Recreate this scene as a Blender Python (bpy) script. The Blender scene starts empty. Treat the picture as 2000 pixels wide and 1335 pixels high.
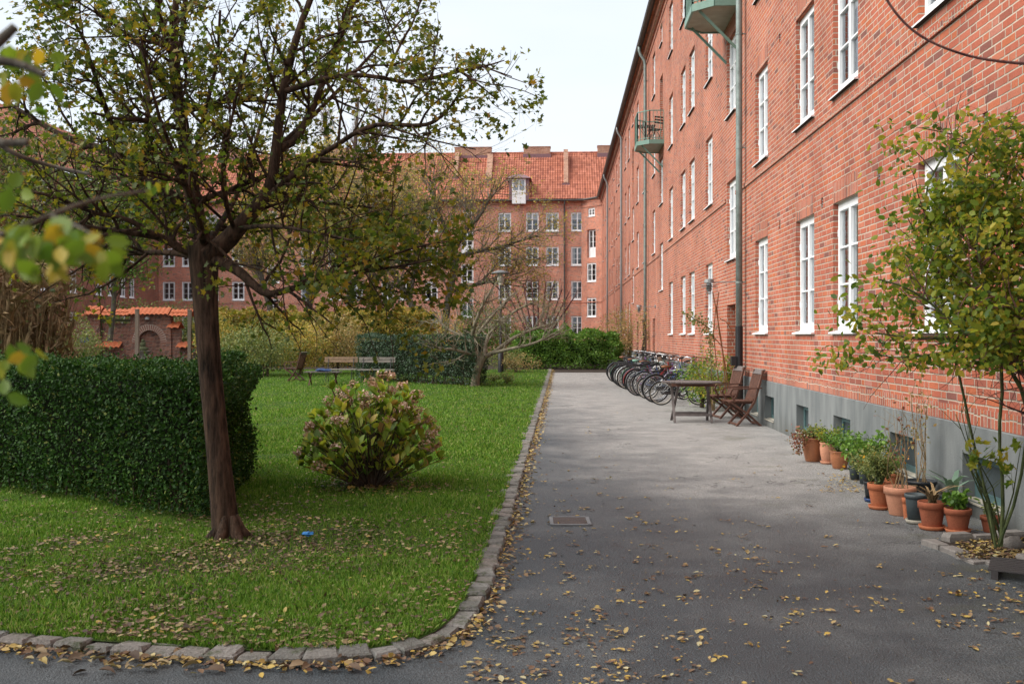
import bpy, math, random
import numpy as np
from mathutils import Vector, Matrix
random.seed(7); RNG = np.random.default_rng(7)
R = math.radians
SC = bpy.context.scene
COL = SC.collection

# ------------------------------------------------------------------ camera, light
F = 2000.0; CX = 1000.0; HY = 655.0; H = 1.57
TH = math.atan(93/2000.0); CT, ST = math.cos(TH), math.sin(TH)
cd = bpy.data.cameras.new('camera'); cam = bpy.data.objects.new('camera', cd); COL.objects.link(cam)
cam.location = (0, 0, H); cam.rotation_euler = (R(90), 0, TH)
cd.sensor_width = 36; cd.lens = 36.0; cd.shift_y = -0.00625
cd.clip_start = 0.05; cd.clip_end = 2000
cd.dof.use_dof = True; cd.dof.focus_distance = 13.0; cd.dof.aperture_fstop = 8.0
SC.camera = cam
W = bpy.data.worlds.new('World'); SC.world = W; W.use_nodes = True
SUN_EL, SUN_AZ = 44, -103      # azimuth measured from +Y towards +X
nt = W.node_tree; nt.nodes.clear()
def wn(t): return nt.nodes.new(t)
sky = wn('ShaderNodeTexSky'); sky.sky_type = 'NISHITA'; sky.sun_disc = False
sky.sun_elevation = R(SUN_EL); sky.sun_rotation = R(SUN_AZ); sky.air_density = 1.0; sky.dust_density = 3.0
sc_ = wn('ShaderNodeVectorMath'); sc_.operation = 'SCALE'; sc_.inputs[3].default_value = 0.10
tc = wn('ShaderNodeTexCoord'); mp = wn('ShaderNodeMapping'); mp.inputs['Scale'].default_value = (1.5, 1.5, 5)
cn = wn('ShaderNodeTexNoise'); cn.inputs['Scale'].default_value = 1.3; cn.inputs['Detail'].default_value = 4
cr = wn('ShaderNodeValToRGB'); cr.color_ramp.elements[0].position = .3; cr.color_ramp.elements[1].position = .72
cr.color_ramp.elements[0].color = (.53, .58, .64, 1); cr.color_ramp.elements[1].color = (.64, .665, .69, 1)
mx = wn('ShaderNodeMixRGB'); mx.inputs[0].default_value = .85
bg = wn('ShaderNodeBackground'); bg.inputs[1].default_value = 1.0; wo = wn('ShaderNodeOutputWorld')
nt.links.new(sky.outputs[0], sc_.inputs[0]); nt.links.new(tc.outputs['Generated'], mp.inputs[0])
nt.links.new(mp.outputs[0], cn.inputs['Vector']); nt.links.new(cn.outputs['Fac'], cr.inputs[0])
nt.links.new(sc_.outputs[0], mx.inputs[1]); nt.links.new(cr.outputs[0], mx.inputs[2])
nt.links.new(mx.outputs[0], bg.inputs[0]); nt.links.new(bg.outputs[0], wo.inputs[0])
sl = bpy.data.lights.new('sun', 'SUN'); sl.energy = 2.7; sl.angle = R(62); sl.color = (1, .95, .87)
so = bpy.data.objects.new('sun', sl); COL.objects.link(so)
sd = Vector((math.sin(R(SUN_AZ))*math.cos(R(SUN_EL)), math.cos(R(SUN_AZ))*math.cos(R(SUN_EL)), math.sin(R(SUN_EL))))
so.rotation_euler = sd.to_track_quat('Z', 'Y').to_euler(); so.location = (0, 0, 40)
SC.view_settings.view_transform = 'Standard'; SC.view_settings.look = 'None'
SC.view_settings.exposure = 0.84; SC.view_settings.gamma = 1
SC.render.resolution_x = 1024; SC.render.resolution_y = 683

# ------------------------------------------------------------------ projection helpers (photo pixels -> metres)
def pt(px, py, dep):
    r = (px-CX)/F*dep
    return Vector((r*CT-dep*ST, r*ST+dep*CT, H+(HY-py)/F*dep))
def gp(px, py, z=0.0):
    dep = (H-z)*F/(py-HY); p = pt(px, py, dep); p.z = z; return p
def yof(px, d):                       # world Y where the plane X=d is seen at column px
    t = (px-CX)/F
    return d*(CT+t*ST)/(t*CT-ST)
def xof(px, Y):                       # world X where the plane Y=Y is seen at column px
    t = (px-CX)/F
    return Y*(t*CT-ST)/(CT+t*ST)

# ------------------------------------------------------------------ materials
MATS = {}
class NB:
    def __init__(s, name):
        s.m = bpy.data.materials.new(name); s.m.use_nodes = True; s.t = s.m.node_tree; s.t.nodes.clear()
        s.out = s.n('ShaderNodeOutputMaterial')
    def n(s, t, **k):
        q = s.t.nodes.new(t)
        for a, b in k.items(): setattr(q, a, b)
        return q
    def l(s, a, b): s.t.links.new(a, b)
    def math(s, op, a, b=None, c=None):
        q = s.n('ShaderNodeMath', operation=op)
        for i, v in enumerate((a, b, c)):
            if v is None: continue
            if isinstance(v, (int, float)): q.inputs[i].default_value = v
            else: s.l(v, q.inputs[i])
        return q.outputs[0]
    def ramp(s, fac, stops, interp='LINEAR'):
        q = s.n('ShaderNodeValToRGB'); q.color_ramp.interpolation = interp
        e = q.color_ramp.elements
        while len(e) < len(stops): e.new(.5)
        for i, (p, c) in enumerate(stops): e[i].position = p; e[i].color = (*c, 1)
        s.l(fac, q.inputs[0]); return q.outputs[0]
    def mix(s, fac, a, b, mode='MIX'):
        q = s.n('ShaderNodeMixRGB', blend_type=mode)
        for i, v in enumerate((fac, a, b)):
            if isinstance(v, (int, float)): q.inputs[i].default_value = v
            elif isinstance(v, tuple): q.inputs[i].default_value = (*v, 1)
            else: s.l(v, q.inputs[i])
        return q.outputs[0]
    def noise(s, scale, detail=3, vec=None, rough=.55):
        q = s.n('ShaderNodeTexNoise'); q.inputs['Scale'].default_value = scale; q.inputs['Detail'].default_value = detail
        q.inputs['Roughness'].default_value = rough
        if vec is not None: s.l(vec, q.inputs['Vector'])
        return q.outputs['Fac']
    def pos(s): return s.n('ShaderNodeNewGeometry').outputs['Position']
    def obj(s): return s.n('ShaderNodeTexCoord').outputs['Object']
    def prin(s, col, rough=.7, bump=None, dist=.01, strength=1.0, metal=0, spec=.5):
        b = s.n('ShaderNodeBsdfPrincipled')
        if isinstance(col, tuple): b.inputs['Base Color'].default_value = (*col, 1)
        else: s.l(col, b.inputs['Base Color'])
        if isinstance(rough, (int, float)): b.inputs['Roughness'].default_value = rough
        else: s.l(rough, b.inputs['Roughness'])
        b.inputs['Metallic'].default_value = metal; b.inputs['Specular IOR Level'].default_value = spec
        if bump is not None:
            q = s.n('ShaderNodeBump'); q.inputs['Distance'].default_value = dist; q.inputs['Strength'].default_value = strength
            s.l(bump, q.inputs['Height']); s.l(q.outputs[0], b.inputs['Normal'])
        return b.outputs[0]
    def done(s, sh):
        s.l(sh, s.out.inputs[0]); return s.m

def plain(name, col, rough=.6, var=.25, scale=6, bump=.004, metal=0, spec=.35):
    if name in MATS: return MATS[name]
    b = NB(name); v = b.obj(); f = b.noise(scale, 4, v); g = b.noise(scale*9, 3, v)
    lo = tuple(c*(1-var) for c in col); hi = tuple(min(1, c*(1+var)) for c in col)
    c = b.ramp(f, [(.3, lo), (.7, hi)]); c = b.mix(.35, c, b.ramp(g, [(.35, lo), (.65, hi)]))
    MATS[name] = b.done(b.prin(c, rough, g, bump, .6, metal, spec)); return MATS[name]

def brick_mat(name, usign, soldier=False, dark=1.0, pal=None, mortar=(.50, .42, .34)):
    b = NB(name); p = b.pos(); sx = b.n('ShaderNodeSeparateXYZ'); b.l(p, sx.inputs[0])
    n1 = b.noise(9, 2, p); d1 = b.math('MULTIPLY', b.math('SUBTRACT', n1, .5), .018)
    n2 = b.noise(7.3, 2, p); d2 = b.math('MULTIPLY', b.math('SUBTRACT', n2, .5), .010)
    u = b.math('ADD', sx.outputs[0], b.math('MULTIPLY', sx.outputs[1], usign)); v = sx.outputs[2]
    u = b.math('ADD', u, d1); v = b.math('ADD', v, d2)
    if soldier: u, v = v, u; 
    HR = .0750 if not soldier else .070
    rowf = b.math('DIVIDE', v, HR); row = b.math('FLOOR', rowf); fv = b.math('SUBTRACT', rowf, row)
    wr = b.n('ShaderNodeTexWhiteNoise', noise_dimensions='1D'); b.l(row, wr.inputs['W'])
    P = .64
    sh = b.math('MULTIPLY', row, .195) if not soldier else b.math('MULTIPLY', row, .0)
    q = b.math('DIVIDE', b.math('ADD', u, b.math('ADD', sh, b.math('MULTIPLY', wr.outputs[0], .02))), P)
    k = b.math('FLOOR', q); t = b.math('MULTIPLY', b.math('SUBTRACT', q, k), P)
    i1 = b.math('GREATER_THAN', t, .255); i2 = b.math('GREATER_THAN', t, .51); idx = b.math('ADD', i1, i2)
    loc = b.math('SUBTRACT', t, b.math('MULTIPLY', idx, .255)); wid = b.math('SUBTRACT', .255, b.math('MULTIPLY', i2, .125))
    du = b.math('MINIMUM', loc, b.math('SUBTRACT', wid, loc))
    dv = b.math('MULTIPLY', b.math('MINIMUM', fv, b.math('SUBTRACT', 1, fv)), HR)
    dm = b.math('MINIMUM', du, dv)
    dm = b.math('ADD', dm, b.math('MULTIPLY', b.math('SUBTRACT', b.noise(60, 2, p), .5), .004))
    mr = b.n('ShaderNodeMapRange'); mr.inputs[1].default_value = .0050; mr.inputs[2].default_value = .0092; b.l(dm, mr.inputs[0])
    cv = b.n('ShaderNodeCombineXYZ'); b.l(b.math('ADD', b.math('MULTIPLY', k, 3), idx), cv.inputs[0]); b.l(row, cv.inputs[1])
    w = b.n('ShaderNodeTexWhiteNoise', noise_dimensions='2D'); b.l(cv.outputs[0], w.inputs['Vector'])
    pal = pal or [(0, (.22, .10, .085)), (.04, (.32, .11, .080)), (.12, (.42, .132, .085)), (.35, (.49, .140, .084)), (.6, (.52, .162, .10)), (.8, (.54, .158, .072)), (.93, (.52, .20, .135)), (1, (.48, .20, .155))]
    pal = [(a, tuple(x*dark for x in c)) for a, c in pal]
    c = b.ramp(w.outputs[0], pal)
    g = b.noise(55, 3, p); c = b.mix(.5, c, b.ramp(g, [(.3, (.62, .60, .60)), (.7, (1, 1, 1))]), 'MULTIPLY')
    lg = b.noise(.9, 4, p); c = b.mix(.75, c, b.ramp(lg, [(.3, (.74, .72, .74)), (.7, (1.05, 1.03, 1))]), 'MULTIPLY')
    sm = b.n('ShaderNodeMapping'); sm.inputs['Scale'].default_value = (1.6, 1.6, .12); b.l(p, sm.inputs[0]); sk = b.noise(1.3, 4, sm.outputs[0]); c = b.mix(.6, c, b.ramp(sk, [(.38, (.74, .73, .73)), (.55, (1, 1, 1))]), 'MULTIPLY')
    ef = b.noise(2.3, 5, p, .7); c = b.mix(b.ramp(ef, [(.62, (0, 0, 0)), (.80, (.35, .35, .35))]), c, (.52, .40, .36))
    mm = b.mix(.5, tuple(x*dark for x in mortar), b.ramp(g, [(.3, tuple(x*dark*.7 for x in mortar)), (.7, tuple(x*dark*1.1 for x in mortar))]))
    mm = b.mix(.8, mm, b.ramp(lg, [(.35, (.72, .70, .68)), (.65, (1.08, 1.06, 1.05))]), 'MULTIPLY'); c = b.mix(mr.outputs[0], mm, c)
    hgt = b.math('ADD', mr.outputs[0], b.math('MULTIPLY', g, .5))
    return b.done(b.prin(c, .88, hgt, .006, 1.0, 0, .25))

def leaf_mat(name, stops, trans=.35, rough=.5, spec=.4):
    b = NB(name); g = b.n('ShaderNodeNewGeometry')
    c = b.ramp(g.outputs['Random Per Island'], stops)
    cl = b.noise(1.6, 2, g.outputs['Position']); c = b.mix(.5, c, b.ramp(cl, [(.35, (.62, .68, .6)), (.65, (1.1, 1.08, 1.0))]), 'MULTIPLY')
    p = b.prin(c, rough, None, 0, 1, 0, spec); t = b.n('ShaderNodeBsdfTranslucent')
    b.l(b.mix(.5, c, (.9, 1, .35), 'MULTIPLY'), t.inputs[0])
    m = b.n('ShaderNodeMixShader'); m.inputs[0].default_value = trans; b.l(p, m.inputs[1]); b.l(t.outputs[0], m.inputs[2])
    return b.done(m.outputs[0])

def bark_mat(name, c0, c1, sc=14, stretch=.18, bump=.02):
    b = NB(name); tcn = b.obj(); m = b.n('ShaderNodeMapping'); m.inputs['Scale'].default_value = (1, 1, stretch); b.l(tcn, m.inputs[0])
    f = b.noise(sc, 5, m.outputs[0], .65); g = b.noise(3, 3, tcn)
    c = b.ramp(f, [(.35, c0), (.65, c1)]); c = b.mix(.4, c, b.ramp(g, [(.4, (.6, .65, .55)), (.65, (1.1, 1.1, 1.1))]), 'MULTIPLY')
    return b.done(b.prin(c, .9, f, bump, 1, 0, .2))

M = MATS
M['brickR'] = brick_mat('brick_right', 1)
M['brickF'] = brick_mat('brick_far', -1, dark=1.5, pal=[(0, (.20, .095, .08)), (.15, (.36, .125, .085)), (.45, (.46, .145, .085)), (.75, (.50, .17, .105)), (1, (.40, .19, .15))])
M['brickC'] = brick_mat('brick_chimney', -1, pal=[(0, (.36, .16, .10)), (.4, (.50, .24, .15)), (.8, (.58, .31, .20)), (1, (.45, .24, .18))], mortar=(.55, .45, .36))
M['brickL'] = brick_mat('brick_left_shaded', 1, dark=.8)  # right wall's brick with the wing's shade darkened into its colour
M['brickS'] = brick_mat('brick_soldier', 1, True)
M['brickG'] = brick_mat('brick_garden', -1, pal=[(0, (.13, .055, .045)), (.3, (.22, .08, .055)), (.6, (.33, .11, .07)), (1, (.40, .16, .10))], mortar=(.45, .40, .34))
plain('white', (.84, .85, .86), .42, .05, 3, .001)
plain('sillshade', (.03, .03, .03), .8)
plain('curtain', (.62, .63, .62), .9, .10, 8)
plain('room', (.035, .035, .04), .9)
plain('zinc', (.22, .265, .25), .55, .33, 7, .004, .3)
plain('zincgrey', (.26, .27, .27), .5, .2, 7, .004, .35)
plain('zincdark', (.09, .085, .08), .5, .3, 3, .002, .3)
plain('blackpipe', (.018, .018, .02), .5, .2)
plain('brownpipe', (.10, .075, .065), .55, .2)
plain('green', (.16, .27, .22), .5, .15, 9, .002)
plain('teal', (.075, .135, .14), .5, .15, 9, .002)
plain('slabconc', (.36, .33, .27), .9, .2, 4)
plain('copperroof', (.20, .11, .12), .5, .15)
plain('teak', (.10, .045, .030), .6, .4, 14, .003)
plain('teakgrey', (.13, .11, .105), .7, .4, 14, .003)
plain('slatwood', (.30, .20, .13), .7, .3, 12, .003)
plain('slatgrey', (.26, .23, .20), .7, .3, 12, .003)
plain('postwood', (.27, .215, .165), .8, .25, 12, .003)
plain('blackmetal', (.02, .02, .022), .45, .2)
plain('rubber', (.015, .015, .016), .85, .2)
plain('chrome', (.55, .55, .56), .25, .08, 5, .0005, .9)
plain('rimcream', (.55, .50, .42), .45, .1)
plain('leatherbrown', (.22, .085, .035), .5, .2)
plain('mint', (.25, .45, .36), .6, .1)
plain('terracotta', (.42, .135, .06), .85, .25, 9, .003)
plain('terracottapale', (.50, .23, .14), .85, .22, 9, .003)
plain('terracottadark', (.30, .09, .045), .8, .3, 9, .003)
plain('glazedbrown', (.33, .13, .06), .35, .25, 6, .003)
plain('plasticblack', (.022, .026, .03), .45, .15)
plain('plasticgrey', (.055, .07, .075), .5, .15)
plain('orange', (.75, .22, .03), .6, .1)
plain('soil', (.035, .024, .017), .95, .4, 20, .02)
plain('stone', (.20, .18, .165), .85, .35, 14, .010)
plain('bluecloth', (.02, .045, .12), .8, .3)
plain('bluelitter', (.04, .22, .55), .4, .2)
plain('lead', (.15, .155, .16), .6, .2)
plain('basin', (.36, .34, .29), .85, .25, 12, .01)
plain('moss', (.09, .10, .05), .95, .3, 12, .01)
plain('cream', (.75, .72, .60), .5, .05)
M['bark'] = bark_mat('bark_maple', (.014, .009, .006), (.105, .062, .042), 26, .16, .022)
M['barkgrey'] = bark_mat('bark_grey', (.06, .055, .045), (.16, .14, .115), 14, .3)
M['barkapple'] = bark_mat('bark_apple', (.12, .10, .07), (.27, .23, .17), 18, .3)
M['twig'] = bark_mat('twig_brown', (.05, .035, .025), (.13, .095, .07), 20, .5)
M['twiglight'] = bark_mat('twig_light', (.13, .11, .085), (.27, .23, .18), 20, .5)
M['twigpink'] = bark_mat('twig_pink', (.16, .10, .09), (.26, .18, .16), 20, .5)
M['twigred'] = bark_mat('twig_red', (.08, .035, .035), (.18, .09, .08), 20, .5)
M['straw'] = bark_mat('straw', (.16, .10, .055), (.40, .28, .15), 20, .3)
M['stemgreen'] = bark_mat('stem_green', (.05, .07, .03), (.13, .15, .06), 20, .4)
M['Lmaple'] = leaf_mat('leaf_maple', [(0, (.05, .085, .016)), (.35, (.11, .155, .022)), (.65, (.21, .225, .028)), (.9, (.35, .285, .03)), (1, (.36, .18, .03))], .55)
M['Lyewgreen'] = leaf_mat('leaf_privet', [(0, (.015, .038, .010)), (.5, (.028, .075, .014)), (.93, (.055, .13, .02)), (1, (.16, .18, .04))], .2, .6, .15)
M['Ldark'] = leaf_mat('leaf_yew', [(0, (.020, .045, .025)), (.6, (.045, .09, .045)), (1, (.08, .14, .06))], .15, .45, .4)
M['Lgreen'] = leaf_mat('leaf_green', [(0, (.055, .13, .018)), (.5, (.12, .25, .035)), (1, (.22, .36, .06))], .35)
M['Lolive'] = leaf_mat('leaf_olive', [(0, (.09, .14, .04)), (.5, (.19, .235, .075)), (1, (.38, .36, .12))], .35)
M['Lyellow'] = leaf_mat('leaf_yellow', [(0, (.18, .22, .05)), (.35, (.40, .37, .08)), (.7, (.62, .46, .10)), (1, (.60, .34, .09))], .35)
M['Lochre'] = leaf_mat('leaf_ochre', [(0, (.17, .18, .07)), (.4, (.36, .29, .12)), (.8, (.54, .39, .16)), (1, (.48, .22, .11))], .35)
M['Lrose'] = leaf_mat('leaf_rose', [(0, (.07, .14, .025)), (.4, (.19, .27, .035)), (.75, (.38, .39, .05)), (1, (.56, .42, .06))], .55)
M['Lhyd'] = leaf_mat('leaf_hydrangea', [(0, (.10, .17, .03)), (.45, (.23, .33, .04)), (.85, (.46, .46, .06)), (1, (.42, .24, .08))], .45)
M['Lfore'] = leaf_mat('leaf_near', [(0, (.10, .20, .02)), (.6, (.22, .30, .03)), (.8, (.45, .36, .03)), (1, (.55, .30, .03))], .45)
M['Lred'] = leaf_mat('leaf_red', [(0, (.20, .06, .04)), (.5, (.32, .12, .08)), (1, (.16, .17, .05))], .3)
M['Lblue'] = leaf_mat('leaf_agave', [(0, (.12, .20, .15)), (1, (.20, .30, .22))], .2)
M['Lorange'] = leaf_mat('petal_orange', [(0, (.7, .25, .02)), (1, (.8, .45, .03))], .3)
M['petal'] = leaf_mat('petal_faded', [(0, (.30, .15, .09)), (.35, (.48, .28, .20)), (.7, (.70, .48, .42)), (1, (.78, .62, .55))], .3)
M['Lfall'] = leaf_mat('leaf_fallen', [(0, (.08, .04, .025)), (.3, (.18, .10, .055)), (.55, (.34, .24, .11)), (.8, (.48, .32, .06)), (1, (.42, .38, .24))], .1, .6)
M['Llitter'] = leaf_mat('leaf_litter', [(0, (.05, .03, .02)), (.35, (.13, .08, .05)), (.65, (.25, .17, .10)), (.9, (.36, .29, .15)), (1, (.42, .28, .06))], .1, .7)
M['grass'] = leaf_mat('grass_blade', [(0, (.05, .125, .014)), (.45, (.125, .265, .028)), (.85, (.24, .38, .06)), (1, (.42, .38, .18))], .38, .6, .2)
def glass_mat():
    b = NB('window_glass'); g = b.n('ShaderNodeBsdfGlossy'); g.inputs['Roughness'].default_value = .03; g.inputs[0].default_value = (.9, .95, 1, 1)
    t = b.n('ShaderNodeBsdfTransparent'); fr = b.n('ShaderNodeFresnel'); fr.inputs[0].default_value = 1.6
    bp = b.n('ShaderNodeBump'); bp.inputs['Distance'].default_value = .004; bp.inputs['Strength'].default_value = .3
    b.l(b.noise(2.5, 2, b.pos()), bp.inputs['Height']); b.l(bp.outputs[0], g.inputs['Normal'])
    m = b.n('ShaderNodeMixShader'); b.l(b.math('MINIMUM', b.math('ADD', b.math('MULTIPLY', fr.outputs[0], 1.3), .04), 1.0), m.inputs[0])
    b.l(t.outputs[0], m.inputs[1]); b.l(g.outputs[0], m.inputs[2]); return b.done(m.outputs[0])
M['glass'] = glass_mat()
def asphalt_mat():
    b = NB('asphalt'); p = b.pos(); s = b.n('ShaderNodeSeparateXYZ'); b.l(p, s.inputs[0])
    X, Y = s.outputs[0], s.outputs[1]
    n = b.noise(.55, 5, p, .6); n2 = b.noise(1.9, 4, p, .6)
    # dry zone from the house wall; wet near side, foreground shade darkened in
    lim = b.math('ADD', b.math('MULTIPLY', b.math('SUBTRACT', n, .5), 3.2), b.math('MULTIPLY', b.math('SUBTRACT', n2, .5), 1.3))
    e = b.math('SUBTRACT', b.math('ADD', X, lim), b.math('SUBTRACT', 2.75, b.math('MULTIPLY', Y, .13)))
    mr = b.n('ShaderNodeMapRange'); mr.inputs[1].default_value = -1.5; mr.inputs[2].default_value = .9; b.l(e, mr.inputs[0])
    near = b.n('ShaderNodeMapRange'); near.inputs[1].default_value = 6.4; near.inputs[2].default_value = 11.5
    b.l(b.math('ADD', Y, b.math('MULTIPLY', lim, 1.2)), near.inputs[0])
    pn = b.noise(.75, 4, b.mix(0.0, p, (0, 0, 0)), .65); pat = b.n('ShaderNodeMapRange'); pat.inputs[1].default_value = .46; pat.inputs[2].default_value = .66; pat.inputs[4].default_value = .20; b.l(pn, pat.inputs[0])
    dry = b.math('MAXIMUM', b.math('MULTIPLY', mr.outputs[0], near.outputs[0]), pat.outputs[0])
    gr = b.n('ShaderNodeTexVoronoi'); gr.inputs['Scale'].default_value = 110; b.l(p, gr.inputs['Vector'])
    fine = b.noise(240, 2, p)
    agg = b.ramp(b.math('ADD', b.math('MULTIPLY', gr.outputs['Distance'], .9), b.math('MULTIPLY', fine, .5)), [(.25, (.25, .25, .25)), (.8, (1.9, 1.88, 1.85))])
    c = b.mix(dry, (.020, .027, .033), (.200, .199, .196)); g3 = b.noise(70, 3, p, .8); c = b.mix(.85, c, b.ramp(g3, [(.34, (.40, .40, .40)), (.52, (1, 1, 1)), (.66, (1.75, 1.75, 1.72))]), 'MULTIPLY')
    sp = b.noise(420, 1, p); c = b.mix(b.ramp(sp, [(.66, (0, 0, 0)), (.70, (.5, .5, .5))]), c, (.26, .26, .25))
    ck = b.n('ShaderNodeTexVoronoi', feature='DISTANCE_TO_EDGE'); ck.inputs['Scale'].default_value = .55; wv = b.n('ShaderNodeVectorMath', operation='ADD'); nz = b.n('ShaderNodeTexNoise'); nz.inputs['Scale'].default_value = 2.5; nz.inputs['Detail'].default_value = 5; b.l(p, nz.inputs['Vector']); b.l(p, wv.inputs[0]); b.l(nz.outputs['Color'], wv.inputs[1]); b.l(wv.outputs[0], ck.inputs['Vector'])
    crk = b.math('MULTIPLY', b.math('LESS_THAN', ck.outputs['Distance'], .0045), b.math('GREATER_THAN', b.noise(.4, 2, p), .5)); c = b.mix(b.math('MULTIPLY', crk, .7), c, (.02, .02, .02))
    c = b.mix(.9, c, agg, 'MULTIPLY')
    c = b.mix(.7, c, b.ramp(n2, [(.3, (.70, .70, .70)), (.7, (1.2, 1.18, 1.15))]), 'MULTIPLY')
    mo = b.noise(.9, 5, p, .7); mos = b.math('MULTIPLY', b.ramp(mo, [(.56, (0, 0, 0)), (.70, (1, 1, 1))]), .55)
    wallside = b.n('ShaderNodeMapRange'); wallside.inputs[1].default_value = 1.0; wallside.inputs[2].default_value = 2.6; b.l(X, wallside.inputs[0])
    c = b.mix(b.math('MULTIPLY', mos, wallside.outputs[0]), c, (.07, .075, .03))
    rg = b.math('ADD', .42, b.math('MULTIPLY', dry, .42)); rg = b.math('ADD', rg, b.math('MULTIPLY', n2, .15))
    hgt = b.math('ADD', b.math('ADD', gr.outputs['Distance'], b.math('MULTIPLY', fine, .5)), b.math('MULTIPLY', g3, 1.5))
    return b.done(b.prin(c, rg, hgt, .006, 1, 0, .45))
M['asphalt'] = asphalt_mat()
def lawn_mat():
    b = NB('lawn'); p = b.pos(); n = b.noise(2.2, 5, p); f = b.noise(70, 3, p)
    c = b.ramp(f, [(.3, (.022, .045, .008)), (.55, (.05, .105, .014)), (.8, (.10, .17, .03))])
    c = b.mix(.6, c, b.ramp(n, [(.3, (.7, .72, .7)), (.7, (1.15, 1.1, 1.0))]), 'MULTIPLY')
    ds = b.n('ShaderNodeVectorMath', operation='DISTANCE'); b.l(p, ds.inputs[0]); ds.inputs[1].default_value = (-2.45, 7.0, .03)
    e_ = b.math('ADD', ds.outputs['Value'], b.math('MULTIPLY', b.math('SUBTRACT', b.noise(1.7, 5, p, .7), .5), 5.0))
    mr = b.n('ShaderNodeMapRange'); mr.inputs[1].default_value = 2.2; mr.inputs[2].default_value = 1.0; b.l(e_, mr.inputs[0])
    c = b.mix(b.math('MULTIPLY', mr.outputs[0], .9), c, b.ramp(f, [(.35, (.03, .022, .014)), (.7, (.10, .075, .045))]))
    return b.done(b.prin(c, .85, f, .03, 1, 0, .15))
M['lawn'] = lawn_mat()
def kerb_mat():
    b = NB('kerbstone'); g = b.n('ShaderNodeNewGeometry'); p = g.outputs['Position']
    c = b.ramp(g.outputs['Random Per Island'], [(0, (.14, .14, .13)), (.35, (.20, .195, .18)), (.7, (.25, .225, .205)), (1, (.24, .245, .235))])
    f = b.noise(45, 4, p, .7); c = b.mix(.8, c, b.ramp(f, [(.3, (.55, .55, .55)), (.7, (1.25, 1.22, 1.2))]), 'MULTIPLY')
    mo = b.noise(9, 4, p, .7); c = b.mix(b.ramp(mo, [(.52, (0, 0, 0)), (.66, (.75, .75, .75))]), c, (.05, .065, .025))
    return b.done(b.prin(c, .9, f, .02, 1, 0, .2))
M['kerbstone'] = kerb_mat()
def plinth_mat():
    b = NB('plinth'); p = b.pos(); m = b.n('ShaderNodeMapping'); m.inputs['Scale'].default_value = (1, 3, .7); b.l(p, m.inputs[0])
    n = b.noise(1.6, 5, m.outputs[0]); f = b.noise(60, 3, p); s = b.n('ShaderNodeSeparateXYZ'); b.l(p, s.inputs[0])
    c = b.ramp(n, [(.3, (.125, .137, .140)), (.7, (.21, .222, .22))])
    low = b.n('ShaderNodeMapRange'); low.inputs[1].default_value = .30; low.inputs[2].default_value = .0; b.l(b.math('ADD', s.outputs[2], b.math('MULTIPLY', b.math('SUBTRACT', n, .5), .5)), low.inputs[0])
    c = b.mix(b.math('MULTIPLY', low.outputs[0], .6), c, (.09, .09, .08))     # splash dirt along the foot
    return b.done(b.prin(c, .9, f, .004, .7, 0, .2))
M['plinth'] = plinth_mat()
def tile_mat():
    b = NB('roof_tile'); p = b.pos(); s = b.n('ShaderNodeSeparateXYZ'); b.l(p, s.inputs[0])
    cv = b.n('ShaderNodeCombineXYZ'); b.l(b.math('FLOOR', b.math('DIVIDE', s.outputs[0], .235)), cv.inputs[0]); b.l(b.math('FLOOR', b.math('DIVIDE', s.outputs[2], .235)), cv.inputs[1])
    w = b.n('ShaderNodeTexWhiteNoise', noise_dimensions='2D'); b.l(cv.outputs[0], w.inputs['Vector'])
    c = b.ramp(w.outputs[0], [(0, (.30, .10, .065)), (.5, (.42, .145, .085)), (1, (.52, .20, .13))])
    n = b.noise(.6, 4, p); c = b.mix(.6, c, b.ramp(n, [(.3, (.75, .72, .72)), (.7, (1.1, 1.1, 1.1))]), 'MULTIPLY')
    return b.done(b.prin(c, .8, b.noise(30, 2, p), .005, 1, 0, .3))
M['tile'] = tile_mat()
plain('tileorange', (.52, .15, .065), .75, .25, 6)

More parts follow.
